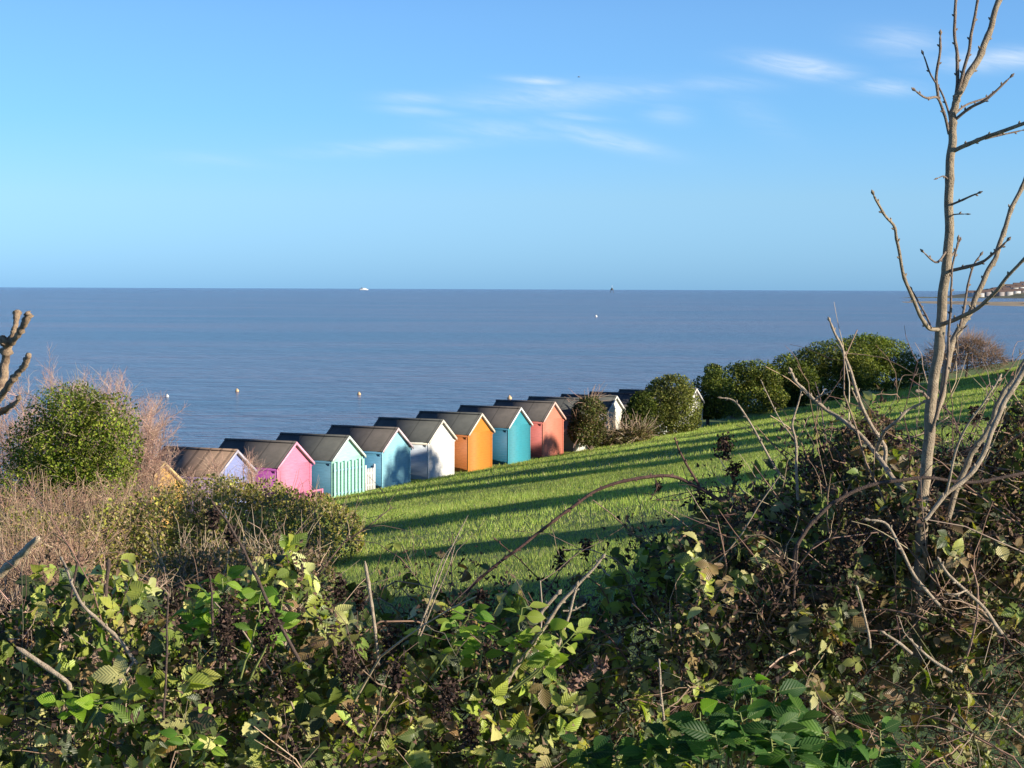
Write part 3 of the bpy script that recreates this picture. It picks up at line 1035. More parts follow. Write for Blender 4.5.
# mid-distance hedge mound
HEDGE = [(.19, .20, .035), (.30, .29, .06), (.38, .32, .10), (.40, .29, .17), (.10, .10, .03)]
HWT = [4, 4, 2, 2, 2]


def mound(label, px0, px1, top, Yd, dep, n, size, name='hedge_shrub', cols=HEDGE, cw=HWT, twigs=350, twl=.4, twc=(.38, .28, .19), hfoot=None):
    xs_ = np.linspace(px0, px1, 7)[1:-1]
    cx = at((px0 + px1) / 2, 500, Yd)[0]
    g0 = float(gz(cx, Yd))
    t = wthing(name, (cx, Yd, g0), label, 'shrub', 'tangled hedge shrubs on the slope')
    LB = []
    wr = (px1 - px0) / F * Yd / 2
    for i, x in enumerate(xs_):
        tp = at(x, np.interp(x, [q[0] for q in top], [q[1] for q in top]), Yd)
        g = float(gz(tp[0], Yd))
        hh = max(.3, (tp[2] - g)) / 2
        LB.append((tp[0], Yd + rng.uniform(-.2, .2) * dep, g + hh * .95, wr * .38, dep * .5, hh * 1.02))
    mk('stems', trunk_and_limbs((cx, Yd, g0 - .1), (cx, Yd, g0 + .5), .05, LB), BARK, t)
    mk('foliage', [crown(LB, n, size, cols, cw, .16, 1.6, .35, .5)], LEAF_MID, t)
    lob = np.array(LB)
    j = rng.integers(0, len(lob), twigs)
    d = nrm(rand_dir(twigs) + np.array([0, -.3, .5]))
    st = lob[j, :3] + d * lob[j, 3:6] * .8
    P = paths(st, nrm(d * .5 + rand_dir(twigs) * .4 + np.array([0, 0, .5])), rng.uniform(.3, 1.2, twigs) * twl, 4, .2)
    mk('twigs', [tubes(P, np.linspace(.006, .002, 4)[None], 3, pal(twigs, [twc, tuple(x * .6 for x in twc)]))], TWIG, t)


TOPS = [(-40, 520), (60, 508), (110, 498), (150, 488), (200, 480), (250, 478), (300, 485), (330, 500), (350, 520), (365, 550)]
mound('dense green and brown hedge shrub in front of the pink and mint huts', 215, 362, TOPS, 31, 4.5, 17000, .055)
mound('dense olive hedge shrub below the ochre and lavender huts', 95, 250, TOPS, 30, 4.5, 17000, .055)
mound('olive and brown hedge shrub under the evergreen tree at the left', -60, 130, [(-60, 505), (130, 510)], 29, 4.0, 12000, .055, twigs=900)
mound('lower brown shrub at the foot of the hedge, left of the grass', 150, 330, [(150, 548), (240, 540), (300, 545), (335, 575)], 22, 3, 10000, .05, cols=[(.16, .12, .06), (.12, .12, .035), (.22, .16, .10)], cw=[2, 2, 2], twigs=260, twl=.5, twc=(.46, .35, .24))


# dry brown twig thickets at left
def thicket(label, px0, px1, pytop, Yd, dep, n, L, cols, rad=.003, lean=(0, 0, 1), zlow=None, cat='shrub'):
    X0, X1 = at(px0, 500, Yd)[0], at(px1, 500, Yd)[0]
    cx = (X0 + X1) / 2
    g0 = float(gz(cx, Yd))
    t = wthing('dry_thicket', (cx, Yd, g0), label, cat, 'dry leafless thickets')
    x = rng.uniform(X0, X1, n)
    y = rng.uniform(Yd - dep / 2, Yd + dep / 2, n)
    ztop = at(0, pytop, Yd)[2]
    g = gz(x, y)
    q = rng.uniform(0, .75, n)
    z = g + (ztop - g) * q
    d = nrm(rand_dir(n) * .75 + np.array(lean))
    P = paths(np.stack([x, y, z], -1), d, rng.uniform(.4, 1.2, n) * L, 6, .22, -.03)
    n2 = n * 4
    s2, d2, _, _ = spawn(P, n2, .9, .1, 1)
    P2 = paths(s2, d2, rng.uniform(.2, .6, n2) * L * .5, 4, .25, -.02)
    mk('twigs', [tubes(P, np.linspace(rad * 1.5, rad * .7, 6)[None], 3, pal(n, cols)), tubes(P2, np.linspace(rad * .7, rad * .35, 4)[None], 3, pal(n2, cols))], TWIG, t)
    # main stems reach down to the ground
    k = max(12, n // 30)
    j = rng.integers(0, n, k)
    B = P[j, 2]
    G = np.stack([B[:, 0], B[:, 1], gz(B[:, 0], B[:, 1]) - .05], -1)
    PP = np.stack([G, (G + B) / 2 + rng.normal(size=(k, 3)) * .05, B], 1)
    mk('stems', [tubes(PP, rad * 2, 4, pal(k, [(.16, .11, .08)]))], TWIG, t)


DRY = [(.42, .27, .18), (.34, .21, .14), (.50, .36, .25), (.24, .15, .10)]
thicket('pinkish brown leafless thicket around the foot of the evergreen tree', -30, 165, 484, 40, 4, 1500, .9, DRY, .006)
thicket('pale brown leafless thicket at the left edge below the evergreen tree', -30, 75, 540, 24, 4, 900, .7, DRY, .004)
thicket('tan tangle of dry stems behind the bramble at the lower left', -30, 150, 590, 14, 4, 1200, .42, [(.46, .34, .24), (.36, .25, .17), (.22, .14, .10)], .003)
thicket('tan dry stems between the hedge and the grass in the middle', 200, 330, 600, 13, 3, 110, .5, [(.46, .36, .25), (.36, .27, .17)], .0025)

# right-hand trees and shrubs along the foot of the slope
def rb(name, label, px, Yd, lobes_px, n, size, cols=EVG, cw=(2, 3, 4, 3), **kw):
    """lobes_px: (px, py, rx_px, ry_px)"""
    c_ = at(px, 450, Yd)
    g0 = float(gz(c_[0], Yd))
    L = []
    for (a, b_, rx, ry) in lobes_px:
        q = at(a, b_, Yd)
        k = Yd / F
        L.append((q[0] - c_[0], rng.uniform(-.4, .4) * rx * k, q[2] - g0, rx * k * 1.16, rx * k * 1.1, ry * k * 1.12))
    return bush(name, label, 'shrub' if name != 'evergreen_tree' else 'tree', (c_[0], Yd), L, int(n * 1.9), size * .78, cols, cw, **kw)


rb('ivy_bush', 'round light green ivy bush standing right of the beach huts', 671, 106, [(668, 398, 21, 21), (682, 410, 18, 20), (657, 412, 18, 18), (672, 388, 18, 13), (672, 420, 26, 14)], 9000, .15, [(.07, .09, .02), (.13, .15, .03), (.19, .20, .05)], [2, 3, 3], nscale=.9, clump=.35, shell=.15)
rb('small_shrub', 'small dark green and brown shrub in front of the grey and white huts', 590, 97, [(589, 415, 16, 16), (592, 432, 13, 12), (580, 430, 12, 14), (590, 404, 9, 8)], 8000, .13, [(.05, .07, .02), (.11, .12, .03), (.16, .12, .07)], [3, 3, 2], nscale=.9, twigs=100, twl=.9, twc=(.42, .28, .2), twr=.014)
rb('low_scrub', 'low yellowish scrub between the small shrub and the ivy bush', 622, 99, [(612, 438, 12, 7), (626, 436, 13, 7), (640, 434, 12, 8), (603, 442, 9, 5)], 2600, .13, [(.11, .11, .03), (.18, .16, .06), (.2, .13, .08)], [2, 3, 2], nscale=.9, twigs=200, twl=.9, twc=(.45, .34, .24), twr=.014)
rb('dark_shrub', 'dark shaded shrub behind the low scrub left of the ivy bush', 636, 101, [(632, 416, 8, 12), (642, 408, 12, 16), (638, 425, 15, 12)], 4500, .16, EVG, (4, 4, 2, 0), nscale=.8)
rb('dark_shrub', 'dark shrub just right of the ivy bush', 707, 116, [(704, 398, 14, 20), (716, 392, 14, 22), (712, 408, 20, 10)], 4500, .17, EVG, (4, 4, 2, 0), nscale=.8)
rb('evergreen_tree', 'small dark knobbly tree top standing up left of the dark trees', 714, 127, [(714, 371, 8, 7), (713, 382, 9, 8)], 1600, .16, EVG, (3, 4, 2, 1), nscale=.9)
rb('evergreen_tree', 'dark evergreen tree with olive top between the ivy bush and the long dark tree', 745, 130, [(740, 384, 20, 20), (757, 378, 18, 16), (729, 396, 18, 16), (756, 398, 28, 14), (745, 371, 12, 8), (768, 384, 14, 18)], 9500, .18, EVG, (3, 4, 3, 2), nscale=.7)
rb('low_scrub', 'small yellow green bush at the grass edge below the dark trees', 731, 124, [(729, 407, 9, 7), (736, 410, 9, 6)], 1400, .13, [(.13, .15, .03), (.2, .2, .06)], [1, 1], nscale=.9)
rb('evergreen_tree', 'dark shaded tree in the dip between the two big dark trees', 785, 137, [(786, 374, 14, 18), (797, 384, 20, 20), (775, 386, 16, 16), (782, 396, 26, 12)], 8500, .19, EVG, (4, 4, 2, 0), nscale=.7)
rb('evergreen_tree', 'left part of the long wind-swept evergreen, dark with an olive crest', 820, 146, [(806, 366, 20, 16), (826, 359, 24, 15), (846, 354, 22, 15), (822, 384, 36, 16), (800, 382, 20, 18), (850, 374, 26, 20)], 14000, .19, EVG, (3, 4, 3, 2), nscale=.6)
rb('evergreen_tree', 'right part of the long wind-swept evergreen, bright green on its sloping right side', 885, 153, [(866, 352, 24, 16), (886, 355, 24, 15), (904, 366, 20, 12), (916, 373, 13, 8), (880, 376, 36, 13), (858, 366, 22, 20), (872, 343, 14, 6)], 15000, .19, [(.05, .08, .012), (.10, .14, .02), (.17, .21, .03)], (2, 3, 4), nscale=.6)
rb('bare_shrub', 'rounded brown leafless shrub right of the long evergreen', 965, 176, [(955, 358, 26, 14), (978, 354, 22, 13), (940, 364, 16, 9), (992, 362, 14, 8), (968, 345, 14, 7)], 5200, .15, [(.16, .10, .07), (.22, .15, .10), (.11, .08, .05)], (3, 2, 2), nscale=.7, shell=.35, twigs=1400, twl=1.2, twc=(.30, .2, .14), twr=.014)

# trees outside the frame on the right, on the brow of the slope: they shade the grass and huts
for i, (q, h_, r_, lab) in enumerate(((18.5, 4.3, 1.7, 'leafy tree on the brow nearest the camera'), (27, 4.4, 1.1, 'narrow leafy tree second along the brow'), (37, 5.0, 1.8, 'leafy tree third along the brow'),
                                (56, 6.4, 2.2, 'leafy tree fourth along the brow'), (64, 6.8, 2.6, 'leafy tree fifth along the brow'), (75.0, 7.6, 3.0, 'tall leafy tree sixth along the brow'),
                                (89, 7.0, 1.3, 'narrow leafy tree seventh along the brow'), (113, 8.2, 4.2, 'broad leafy tree eighth along the brow'), (122, 8.3, 4.6, 'broad leafy tree ninth along the brow'),
                                (132, 8.3, 4.8, 'broad leafy tree tenth along the brow'), (143, 8.4, 5.2, 'broad leafy tree eleventh along the brow'), (155, 8.5, 5.4, 'broad leafy tree twelfth along the brow'), (168, 8.5, 5.6, 'broad leafy tree last along the brow'))):
    q -= 1.7
    x = 3.58 + .411 * q
    y = .914 * q - 1.30
    k = max(1.0, r_ / 2)
    bush('brow_tree', lab, 'tree', (x, y), [(0, 0, h_ - r_ * .8, r_, r_, r_ * .8), (r_ * .4, r_ * .3, h_ * .5, r_ * .9, r_ * .9, h_ * .3), (-r_ * .4, -r_ * .3, h_ * .42, r_ * .9, r_ * .9, h_ * .3), (0, 0, h_ * .22, r_ * .9, r_ * .9, h_ * .26)],
         int(7000 * k), .30 * max(1, r_ / 2.4), EVG, (2, 3, 4, 2), group='trees on the brow of the slope', nscale=.5, clump=.3)

# ------------------------------------------------------------------ foreground
LEAF_NEAR = leaf_mat('bramble_leaf', .28, .42, True, .3, back=.4, spec=.4)
LEAF_FRESH = leaf_mat('fresh_leaf', .42, .5, True, .3, spec=.28)
DEAD = leaf_mat('dead_leaf', .12, .9, False, .35, spec=.15)
STEM = attr_mat('stem_bark', .7)

TOPX = [-120, 0, 60, 130, 200, 300, 350, 420, 500, 560, 620, 680, 720, 760, 830, 900, 960, 1024, 1160]
TOPY = [612, 608, 600, 592, 594, 602, 622, 632, 634, 630, 616, 574, 530, 502, 484, 474, 458, 436, 410]


def topz(px, Y, Yc, dy=0):
    return at(px, np.interp(px, TOPX, TOPY) + dy, Yc)[..., 2]


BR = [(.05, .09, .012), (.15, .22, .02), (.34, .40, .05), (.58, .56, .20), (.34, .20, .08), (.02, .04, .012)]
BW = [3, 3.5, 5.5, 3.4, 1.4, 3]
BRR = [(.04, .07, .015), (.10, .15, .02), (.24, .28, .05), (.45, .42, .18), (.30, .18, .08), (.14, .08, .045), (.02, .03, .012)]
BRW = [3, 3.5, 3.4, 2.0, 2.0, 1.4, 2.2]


def dead_head(center, axis, L, r, n=90, cols=((.055, .036, .03), (.10, .065, .055), (.025, .017, .015))):
    a = rng.uniform(0, 1, n)
    d = rand_dir(n)
    P = center + axis * (a - .5)[:, None] * L + d * r * (rng.uniform(.2, 1, n))[:, None]
    return leaves(P, rand_dir(n), rand_dir(n), rng.uniform(.007, .018, n), rng.uniform(.005, .012, n), pal(n, cols), PROF3, .5, .6)


def bramble(label, px0, px1, Y0, Y1, n, nst, heads, dy=0, deep=.7, cols=BR, cw=BW, lsz=.046, Yc=5.3, dead=.25):
    cx = at((px0 + px1) / 2, 600, (Y0 + Y1) / 2)[0]
    cy = (Y0 + Y1) / 2
    t = wthing('bramble_bush', (cx, cy, float(gz(cx, cy))), label, 'bramble', 'bramble bushes of the hedge in the foreground')

    def samp(n, extra=0.0, scale=.22):
        px = rng.uniform(px0 - 10, px1 + 10, n)
        Y = rng.uniform(Y0, Y1, n)
        zt = topz(px, Y, Yc, dy)
        q = (Y - Y0) / (Y1 - Y0)
        lump = np.sin(px * .031 + Y * 2.1) * .07 + np.sin(px * .083 + Y * 5) * .05
        zt = zt - .22 * (1 - np.sin(np.clip(q * 1.5, 0, 1) * math.pi / 2)) + lump - np.maximum(0, q - .75) * .5
        z = zt - np.minimum(rng.exponential(scale, n), deep) + extra
        X = at(px, 600, Y)[:, 0]
        return np.stack([X, Y, z], -1)
    # stems
    P0 = samp(nst, -.25, .3)
    P = paths(P0, rand_dir(nst) * .8 + np.array([0, -.1, .75]), rng.uniform(.2, .75, nst), 8, .16, -.10)
    sc_ = pal(nst, [(.16, .09, .07), (.26, .17, .12), (.40, .31, .22), (.10, .10, .05)], [3, 3, 2, 2])
    n2 = nst * 5
    s2, d2, _, _ = spawn(P, n2, .9)
    P2 = paths(s2, d2, rng.uniform(.05, .22, n2), 5, .2, -.05)
    mk('stems', [tubes(P, np.linspace(.0035, .0015, 8)[None] * rng.uniform(.5, 1.2, (nst, 1)), 5, sc_),
                 tubes(P2, np.linspace(.0013, .0006, 5)[None], 3, pal(n2, [(.24, .15, .11), (.40, .30, .21), (.12, .07, .06)]))], STEM, t)
    # leaves, most as groups of three leaflets
    B = samp(int(n * 1.9), 0.0, .24 if deep < .8 else .36)
    B = B[(nz3(B, 7.0) + .5 * nz3(B, 15.0, 4.0)) > .0]
    n = len(B)
    clump = np.sin(B[:, 0] * 9 + B[:, 2] * 11) * np.sin(B[:, 1] * 7 + B[:, 2] * 5)
    up = nrm(rand_dir(n) * .8 + np.array([.5, -.35, .45]))
    d = nrm(np.cross(up, rand_dir(n)) + np.array([0, -.25, -.25]))
    L = lsz * rng.uniform(.35, 1.2, n)
    c = pal(n, cols, cw, .2) * (1 + .15 * clump[:, None])
    prt = [leaves(B + d * .01, d, up, L, L * rng.uniform(.65, .85, n), c, PROF_SERR, rng.uniform(-.1, .5, n), rng.uniform(.1, .6, n))]
    for sg in (-1, 1):
        k = rng.uniform(size=n) < .6
        side = np.cross(d, up)
        d2 = nrm(d * .35 + side * sg)[k]
        prt.append(leaves(B[k], d2, nrm(up[k] + rand_dir(k.sum()) * .3), L[k] * .8, L[k] * .58, c[k] * rng.uniform(.85, 1.1, (k.sum(), 1)), PROF_SERR, rng.uniform(0, .5, k.sum()), rng.uniform(.1, .6, k.sum())))
    mk('leaves', prt, LEAF_NEAR, t)
    # crumpled dead leaves
    nd = int(n * dead * 11)
    Bd = samp(nd, .03, .20)
    cl = np.sin(Bd[:, 0] * 13 + 1) * np.sin(Bd[:, 2] * 15 + Bd[:, 1] * 6 + 2)
    Bd = Bd[cl > -.25]
    nd = len(Bd)
    mk('dead_leaves', [leaves(Bd, rand_dir(nd), rand_dir(nd), rng.uniform(.008, .024, nd), rng.uniform(.005, .014, nd), pal(nd, [(.10, .065, .05), (.17, .11, .08), (.05, .035, .03), (.26, .18, .12)], [4, 3, 4, 1]), PROF3, .6, .8)], DEAD, t)
    if px0 > 100 and px1 < 530:
        for _ in range(6):
            hx = rng.uniform(px0, px1)
            heads = heads + [(hx, float(np.interp(hx, TOPX, TOPY)) + rng.uniform(-22, 95), rng.uniform(4.5, 5.0), rng.uniform(.05, .09), rng.uniform(.02, .036), 150)]
    for (hx, hy, hY, hl, hr_, nb) in heads:
        c_ = at(hx, hy, hY)
        mk('dried_seed_head', [dead_head(c_, nrm(np.array([.15, 0, 1.0])), hl, hr_, nb)], DEAD, t)
    return t


bramble('bramble with pale backed leaves at the lower left corner', -80, 175, 4.3, 6.0, 1500, 80, [(25, 640, 5.0, .05, .02, 90)], lsz=.057)
bramble('bramble thick with dark dried seed heads left of centre', 165, 350, 4.4, 6.0, 1150, 80,
        [(212, 583, 5, .07, .022, 160), (232, 537, 5, .04, .016, 90), (214, 519, 5.02, .05, .018, 110), (175, 605, 5, .06, .03, 120), (240, 628, 5, .07, .03, 140), (290, 622, 5, .06, .025, 120), (190, 640, 4.9, .07, .03, 140), (320, 612, 5.2, .05, .03, 120), (340, 590, 5.3, .06, .02, 120), (262, 650, 4.8, .06, .03, 120)], dead=.35, lsz=.056)
bramble('bramble with mixed green and brown leaves in the lower middle', 340, 520, 4.4, 6.0, 1150, 80,
        [(360, 600, 5.4, .05, .025, 110), (390, 640, 5, .06, .025, 120), (450, 690, 4.7, .06, .03, 140), (350, 720, 4.5, .06, .03, 140), (470, 735, 4.5, .05, .03, 140)], dead=.35, lsz=.055)
bramble('shaded bramble right of the bright leaves at bottom centre', 510, 700, 4.6, 6.4, 1350, 90, [(560, 560, 6.2, .05, .02, 100), (586, 548, 6.2, .05, .02, 100), (480, 600, 5.6, .05, .02, 100), (655, 680, 4.9, .05, .02, 80)])
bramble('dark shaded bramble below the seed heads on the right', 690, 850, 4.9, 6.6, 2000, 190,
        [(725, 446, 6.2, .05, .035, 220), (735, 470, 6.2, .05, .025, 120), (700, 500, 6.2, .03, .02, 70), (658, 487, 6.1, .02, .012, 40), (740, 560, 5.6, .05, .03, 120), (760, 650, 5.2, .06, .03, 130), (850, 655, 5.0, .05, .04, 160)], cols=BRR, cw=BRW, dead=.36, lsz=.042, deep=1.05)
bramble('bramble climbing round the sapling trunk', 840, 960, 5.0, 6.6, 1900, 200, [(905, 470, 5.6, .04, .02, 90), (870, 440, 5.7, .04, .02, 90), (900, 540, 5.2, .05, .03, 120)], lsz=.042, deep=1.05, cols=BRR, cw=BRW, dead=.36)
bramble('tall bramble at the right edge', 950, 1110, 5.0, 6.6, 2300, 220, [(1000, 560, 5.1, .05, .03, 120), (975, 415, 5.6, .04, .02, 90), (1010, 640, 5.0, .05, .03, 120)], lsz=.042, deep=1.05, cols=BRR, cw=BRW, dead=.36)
bramble('bramble continuing past the left edge of the picture', -560, -85, 4.4, 6.0, 2200, 90, [], cols=BR)
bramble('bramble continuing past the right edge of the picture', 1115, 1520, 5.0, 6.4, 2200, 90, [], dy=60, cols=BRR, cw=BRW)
# loose upper growth above the right hedge
bramble('thin straggling bramble shoots above the right hedge', 700, 1080, 5.6, 6.5, 300, 90, [], dy=-40, deep=.30, dead=.9, cols=BRR, cw=BRW)
bramble('thin straggling bramble growth at the grass edge in the middle', 300, 720, 5.8, 6.6, 260, 110, [], dy=-8, deep=.3, dead=.9, cols=BRR, cw=BRW)


# bright fresh leafy shoots
def shoots(label, specs, cols, cat='plant', name='leafy_plant', group=None, size=.05, nl=9, asp=.55, prof=PROF5, mat=None, spread=.5):
    """specs: (px, py_base, px_top, py_top, Y)"""
    s0 = at(specs[0][0], specs[0][1], specs[0][4])
    t = wthing(name, s0, label, cat, group)
    for (xa, ya, xb, yb, Y) in specs:
        P = resample([at(xa, ya, Y), at((xa + xb) / 2 + 3, (ya + yb) / 2, Y - .03), at(xb, yb, Y - .05)], 10, .002)
        q = rng.uniform(.45, 1.0, nl)
        q[0] = 1
        i = (q * 8.99).astype(int)
        B = P[i] + (P[i + 1] - P[i]) * (q * 8.99 - i)[:, None]
        up = nrm(rand_dir(nl) * .5 + np.array([.25, -.55, .6]))
        a = rng.uniform(0, 2 * math.pi, nl)
        d = nrm(np.stack([np.cos(a), np.sin(a) * .6 - .2, rng.uniform(-.3, .5, nl)], -1))
        up = nrm(up - d * (up * d).sum(1, keepdims=True))
        L = size * rng.uniform(.65, 1.25, nl)
        st2 = B + d * rng.uniform(.008, .02, nl)[:, None]
        PP = np.stack([B, st2], 1)
        mk('stem', [tubes(P, np.linspace(.0032, .0014, 10), 6, np.array((.22, .26, .08))), tubes(PP, .0009, 4, np.array((.24, .28, .08)))], STEM, t)
        mk('leaves', [leaves(st2, d, up, L, L * asp * rng.uniform(.85, 1.15, nl), pal(nl, cols, None, .15), prof, rng.uniform(0, .5, nl), rng.uniform(.15, .5, nl))], mat or LEAF_FRESH, t)
    return t


FRESH = [(.17, .30, .03), (.24, .36, .045), (.12, .24, .03)]
G_ = 'bright green shoots standing out of the hedge'
shoots('bright lime green shoot left of centre beneath the dark seed stem', [(215, 660, 205, 590, 4.75), (225, 670, 222, 578, 4.75), (240, 680, 262, 590, 4.7), (250, 680, 285, 592, 4.75), (200, 670, 192, 606, 4.8)], FRESH, size=.05, nl=12, group=G_)
shoots('bright yellow green leafy shoot with pale oval leaves right of centre', [(505, 680, 545, 625, 4.8), (505, 680, 522, 608, 4.8), (510, 690, 560, 650, 4.75), (515, 690, 575, 632, 4.75)], [(.26, .36, .05), (.34, .42, .09)], size=.042, nl=12, asp=.62, group=G_)
shoots('yellow green shoot with broad leaves between the two brightest shoots', [(460, 690, 455, 620, 4.9), (475, 690, 480, 628, 4.85), (430, 680, 470, 610, 4.95)], FRESH, size=.046, nl=12, group=G_)
shoots('small lime green rosette at the lower left', [(80, 730, 62, 696, 4.45), (82, 730, 80, 690, 4.45), (85, 730, 98, 700, 4.45)], [(.22, .36, .03)], size=.038, nl=6, asp=.8, group=G_)
shoots('small lime green shoot at the bottom left of centre', [(190, 765, 185, 735, 4.3), (195, 765, 210, 738, 4.3)], FRESH, size=.04, nl=5, group=G_)
NET = [(.03, .09, .02), (.05, .13, .025), (.09, .19, .03)]
shoots('clump of dark green pointed leaves at bottom centre right', [(720, 790, 735, 690, 4.3), (735, 790, 752, 682, 4.3), (755, 790, 776, 690, 4.3), (700, 790, 700, 712, 4.25), (775, 790, 800, 712, 4.25), (745, 790, 740, 712, 4.2), (720, 790, 715, 735, 4.15), (765, 790, 772, 730, 4.15), (790, 790, 790, 745, 4.15), (805, 790, 825, 735, 4.25)], NET, size=.06, nl=13, asp=.6, prof=PROF_SERR)
shoots('dark green leafy clump at the bottom edge right of centre', [(620, 795, 610, 735, 4.3), (640, 795, 650, 742, 4.25), (665, 795, 672, 738, 4.25), (590, 795, 585, 745, 4.3)], NET, size=.055, nl=10, asp=.6, prof=PROF_SERR)
shoots('green pointed leaves at the bottom edge towards the right', [(840, 795, 845, 738, 4.3), (870, 795, 880, 730, 4.3), (900, 795, 905, 745, 4.3)], NET, size=.055, nl=10, asp=.6, prof=PROF_SERR)


# sapling
def sapling_paths():
    return None


SAPB = bark_mat('sapling_bark', (.20, .155, .11), (.42, .34, .24), 45)
SAPD = bark_mat('sapling_twig_bark', (.13, .09, .08), (.32, .25, .19), 60)
t = wthing('sapling', at(918, 640, 5.4), 'tall bare pale sapling on the right with its side branches', 'tree')


def budded(pts, r0, r1, m=None, k=8, buds=True, jit=.35, gap=.045, first=.15):
    W_ = [at(*p) for p in pts]
    L = sum(np.linalg.norm(W_[i + 1] - W_[i]) for i in range(len(W_) - 1))
    m = m or max(8, int(L / .012))
    P = resample(W_, m)
    # gentle natural waver
    ph = rng.uniform(0, 6.28, 4)
    tt = np.linspace(0, L, m)
    P[:, 0] += r0 * jit * (np.sin(tt * 28 + ph[0]) + .5 * np.sin(tt * 70 + ph[1]))
    P[:, 2] += r0 * jit * .4 * np.sin(tt * 40 + ph[2])
    P[0] = W_[0]
    rr = np.linspace(r0, r1, m)
    # swollen nodes
    node = np.arange(first * L + gap * .5, L, gap * rng.uniform(.8, 1.25))
    for nd in node:
        rr = rr * (1 + .22 * np.exp(-((tt - nd) / .004) ** 2))
    rr[-1] = r1 * .35
    out_ = [tubes(P, rr, k)]
    if buds:
        for j, nd in enumerate(node):
            i = min(m - 2, int(nd / L * (m - 1)))
            T = nrm(P[i + 1] - P[i])
            a = (j % 2) * math.pi + rng.uniform(-.6, .6)
            sd2 = nrm(np.cross(T, np.array([0, 1.0, 0])))
            o_ = nrm(sd2 * math.cos(a) + np.array([0, 1.0, 0]) * math.sin(a) + T * .9)
            bl = .006 + r0 * .35
            Q = np.stack([P[i] + o_ * rr[i] * .4, P[i] + o_ * (rr[i] + bl * .45), P[i] + o_ * (rr[i] + bl)])
            out_.append(tubes(Q, np.array([.0018, .0024, .0006]) * (1 + r0 * 40), 5))
        # end bud
        T = nrm(P[-1] - P[-2])
        out_.append(tubes(np.stack([P[-1] - T * .003, P[-1] + T * .005, P[-1] + T * .013]), np.array([r1 * .8, r1 * 1.5 + .0008, .0005]), 6))
    return out_


Y = 5.2
mk('trunk', budded([(915, 700, Y), (917, 620, Y), (920, 560, Y), (925, 480, Y), (932, 400, Y), (941, 323, Y), (948, 240, Y), (951, 151, Y), (954, 112, Y), (957, 94, Y)], .0185, .0088, k=14, buds=False, jit=.12, gap=.17), SAPB, t)
BRS = [
    ([(956.5, 98, Y), (957, 60, Y + .03), (955, 20, Y + .05), (957, -20, Y + .08)], .0052, .0035),
    ([(957, 97, Y), (966, 62, Y - .02), (972, 30, Y - .03), (982, -15, Y - .04)], .0048, .0036),
    ([(956, 100, Y), (966, 82, Y), (980, 52, Y + .02), (992, 25, Y + .04), (1004, -12, Y + .05)], .0098, .0072),
    ([(949, 134, Y), (944, 112, Y - .02), (938, 98, Y - .04), (926, 98, Y - .08), (914, 90, Y - .1)], .0042, .0025),
    ([(938, 98, Y - .04), (937, 78, Y - .05), (940, 52, Y - .06), (940, 34, Y - .06)], .0042, .003),
    ([(950, 120, Y), (943, 96, Y + .05), (931, 74, Y + .08), (923, 54, Y + .1)], .0032, .002),
    ([(953, 121, Y), (972, 107, Y - .03), (990, 97, Y - .05), (1010, 77, Y - .06)], .0045, .0025),
    ([(953, 116, Y), (966, 105, Y + .05), (985, 98, Y + .08), (993, 93, Y + .1)], .0032, .002),
    ([(951, 152, Y), (968, 144, Y - .03), (985, 138, Y - .06), (1005, 130, Y - .1), (1040, 117, Y - .15)], .0058, .0045),
    ([(985, 139, Y - .06), (1005, 134, Y - .05), (1024, 130, Y - .04)], .0025, .0018),
    ([(947, 250, Y), (938, 262, Y - .05), (930, 259, Y - .06), (923, 252, Y - .07)], .003, .002),
    ([(945, 272, Y), (965, 267, Y - .04), (982, 262, Y - .07), (996, 252, Y - .1), (1008, 240, Y - .12)], .0048, .0028),
    ([(949, 206, Y), (960, 201, Y - .03), (970, 196, Y - .05), (978, 193, Y - .06)], .0032, .002),
    ([(950, 215, Y), (958, 214, Y - .02), (966, 214, Y - .03)], .002, .0012),
    ([(947, 262, Y), (956, 250, Y + .02), (960, 241, Y + .03)], .003, .0025),
    ([(949, 180, Y), (944, 176, Y - .03), (938, 178, Y - .04)], .002, .0012),
    ([(940, 330, Y), (928, 327, Y - .06), (918, 312, Y - .1), (906, 280, Y - .16), (898, 245, Y - .2), (893, 226, Y - .22), (883, 212, Y - .24), (874, 194, Y - .26)], .0058, .0028),
    ([(931, 328, Y - .06), (922, 308, Y), (912, 290, Y + .03)], .0028, .002),
    ([(940, 325, Y), (955, 320, Y - .05), (975, 309, Y - .1), (995, 293, Y - .16), (1012, 272, Y - .2), (1040, 240, Y - .26)], .0060, .0040),
    ([(935, 420, Y), (944, 380, Y + .04), (957, 333, Y + .08), (972, 308, Y + .1), (988, 272, Y + .12), (1002, 238, Y + .14), (1022, 185, Y + .16), (1040, 140, Y + .18)], .0092, .0052),
    ([(930, 440, Y), (940, 400, Y - .05), (948, 360, Y - .08), (950, 310, Y - .1), (952, 275, Y - .1), (958, 240, Y - .11)], .0048, .0022),
    ([(960, 326, Y + .08), (966, 298, Y + .1), (972, 270, Y + .1), (980, 255, Y + .1)], .0036, .0022),
    ([(952, 372, Y + .05), (958, 350, Y), (957, 335, Y - .02), (964, 328, Y - .03)], .0022, .0014),
    ([(928, 398, Y - .02), (922, 392, Y - .1), (917, 391, Y - .12)], .004, .003),
]
for pts, r0, r1 in BRS:
    mk('branch', budded(pts, r0, r1), SAPB if r0 > .0056 else SAPD, t)
mk('stem', budded([(917, 640, Y + .05), (960, 480, Y + .02), (985, 435, Y), (1005, 392, Y), (1040, 340, Y)], .0085, .0065, jit=.3), SAPB, t)


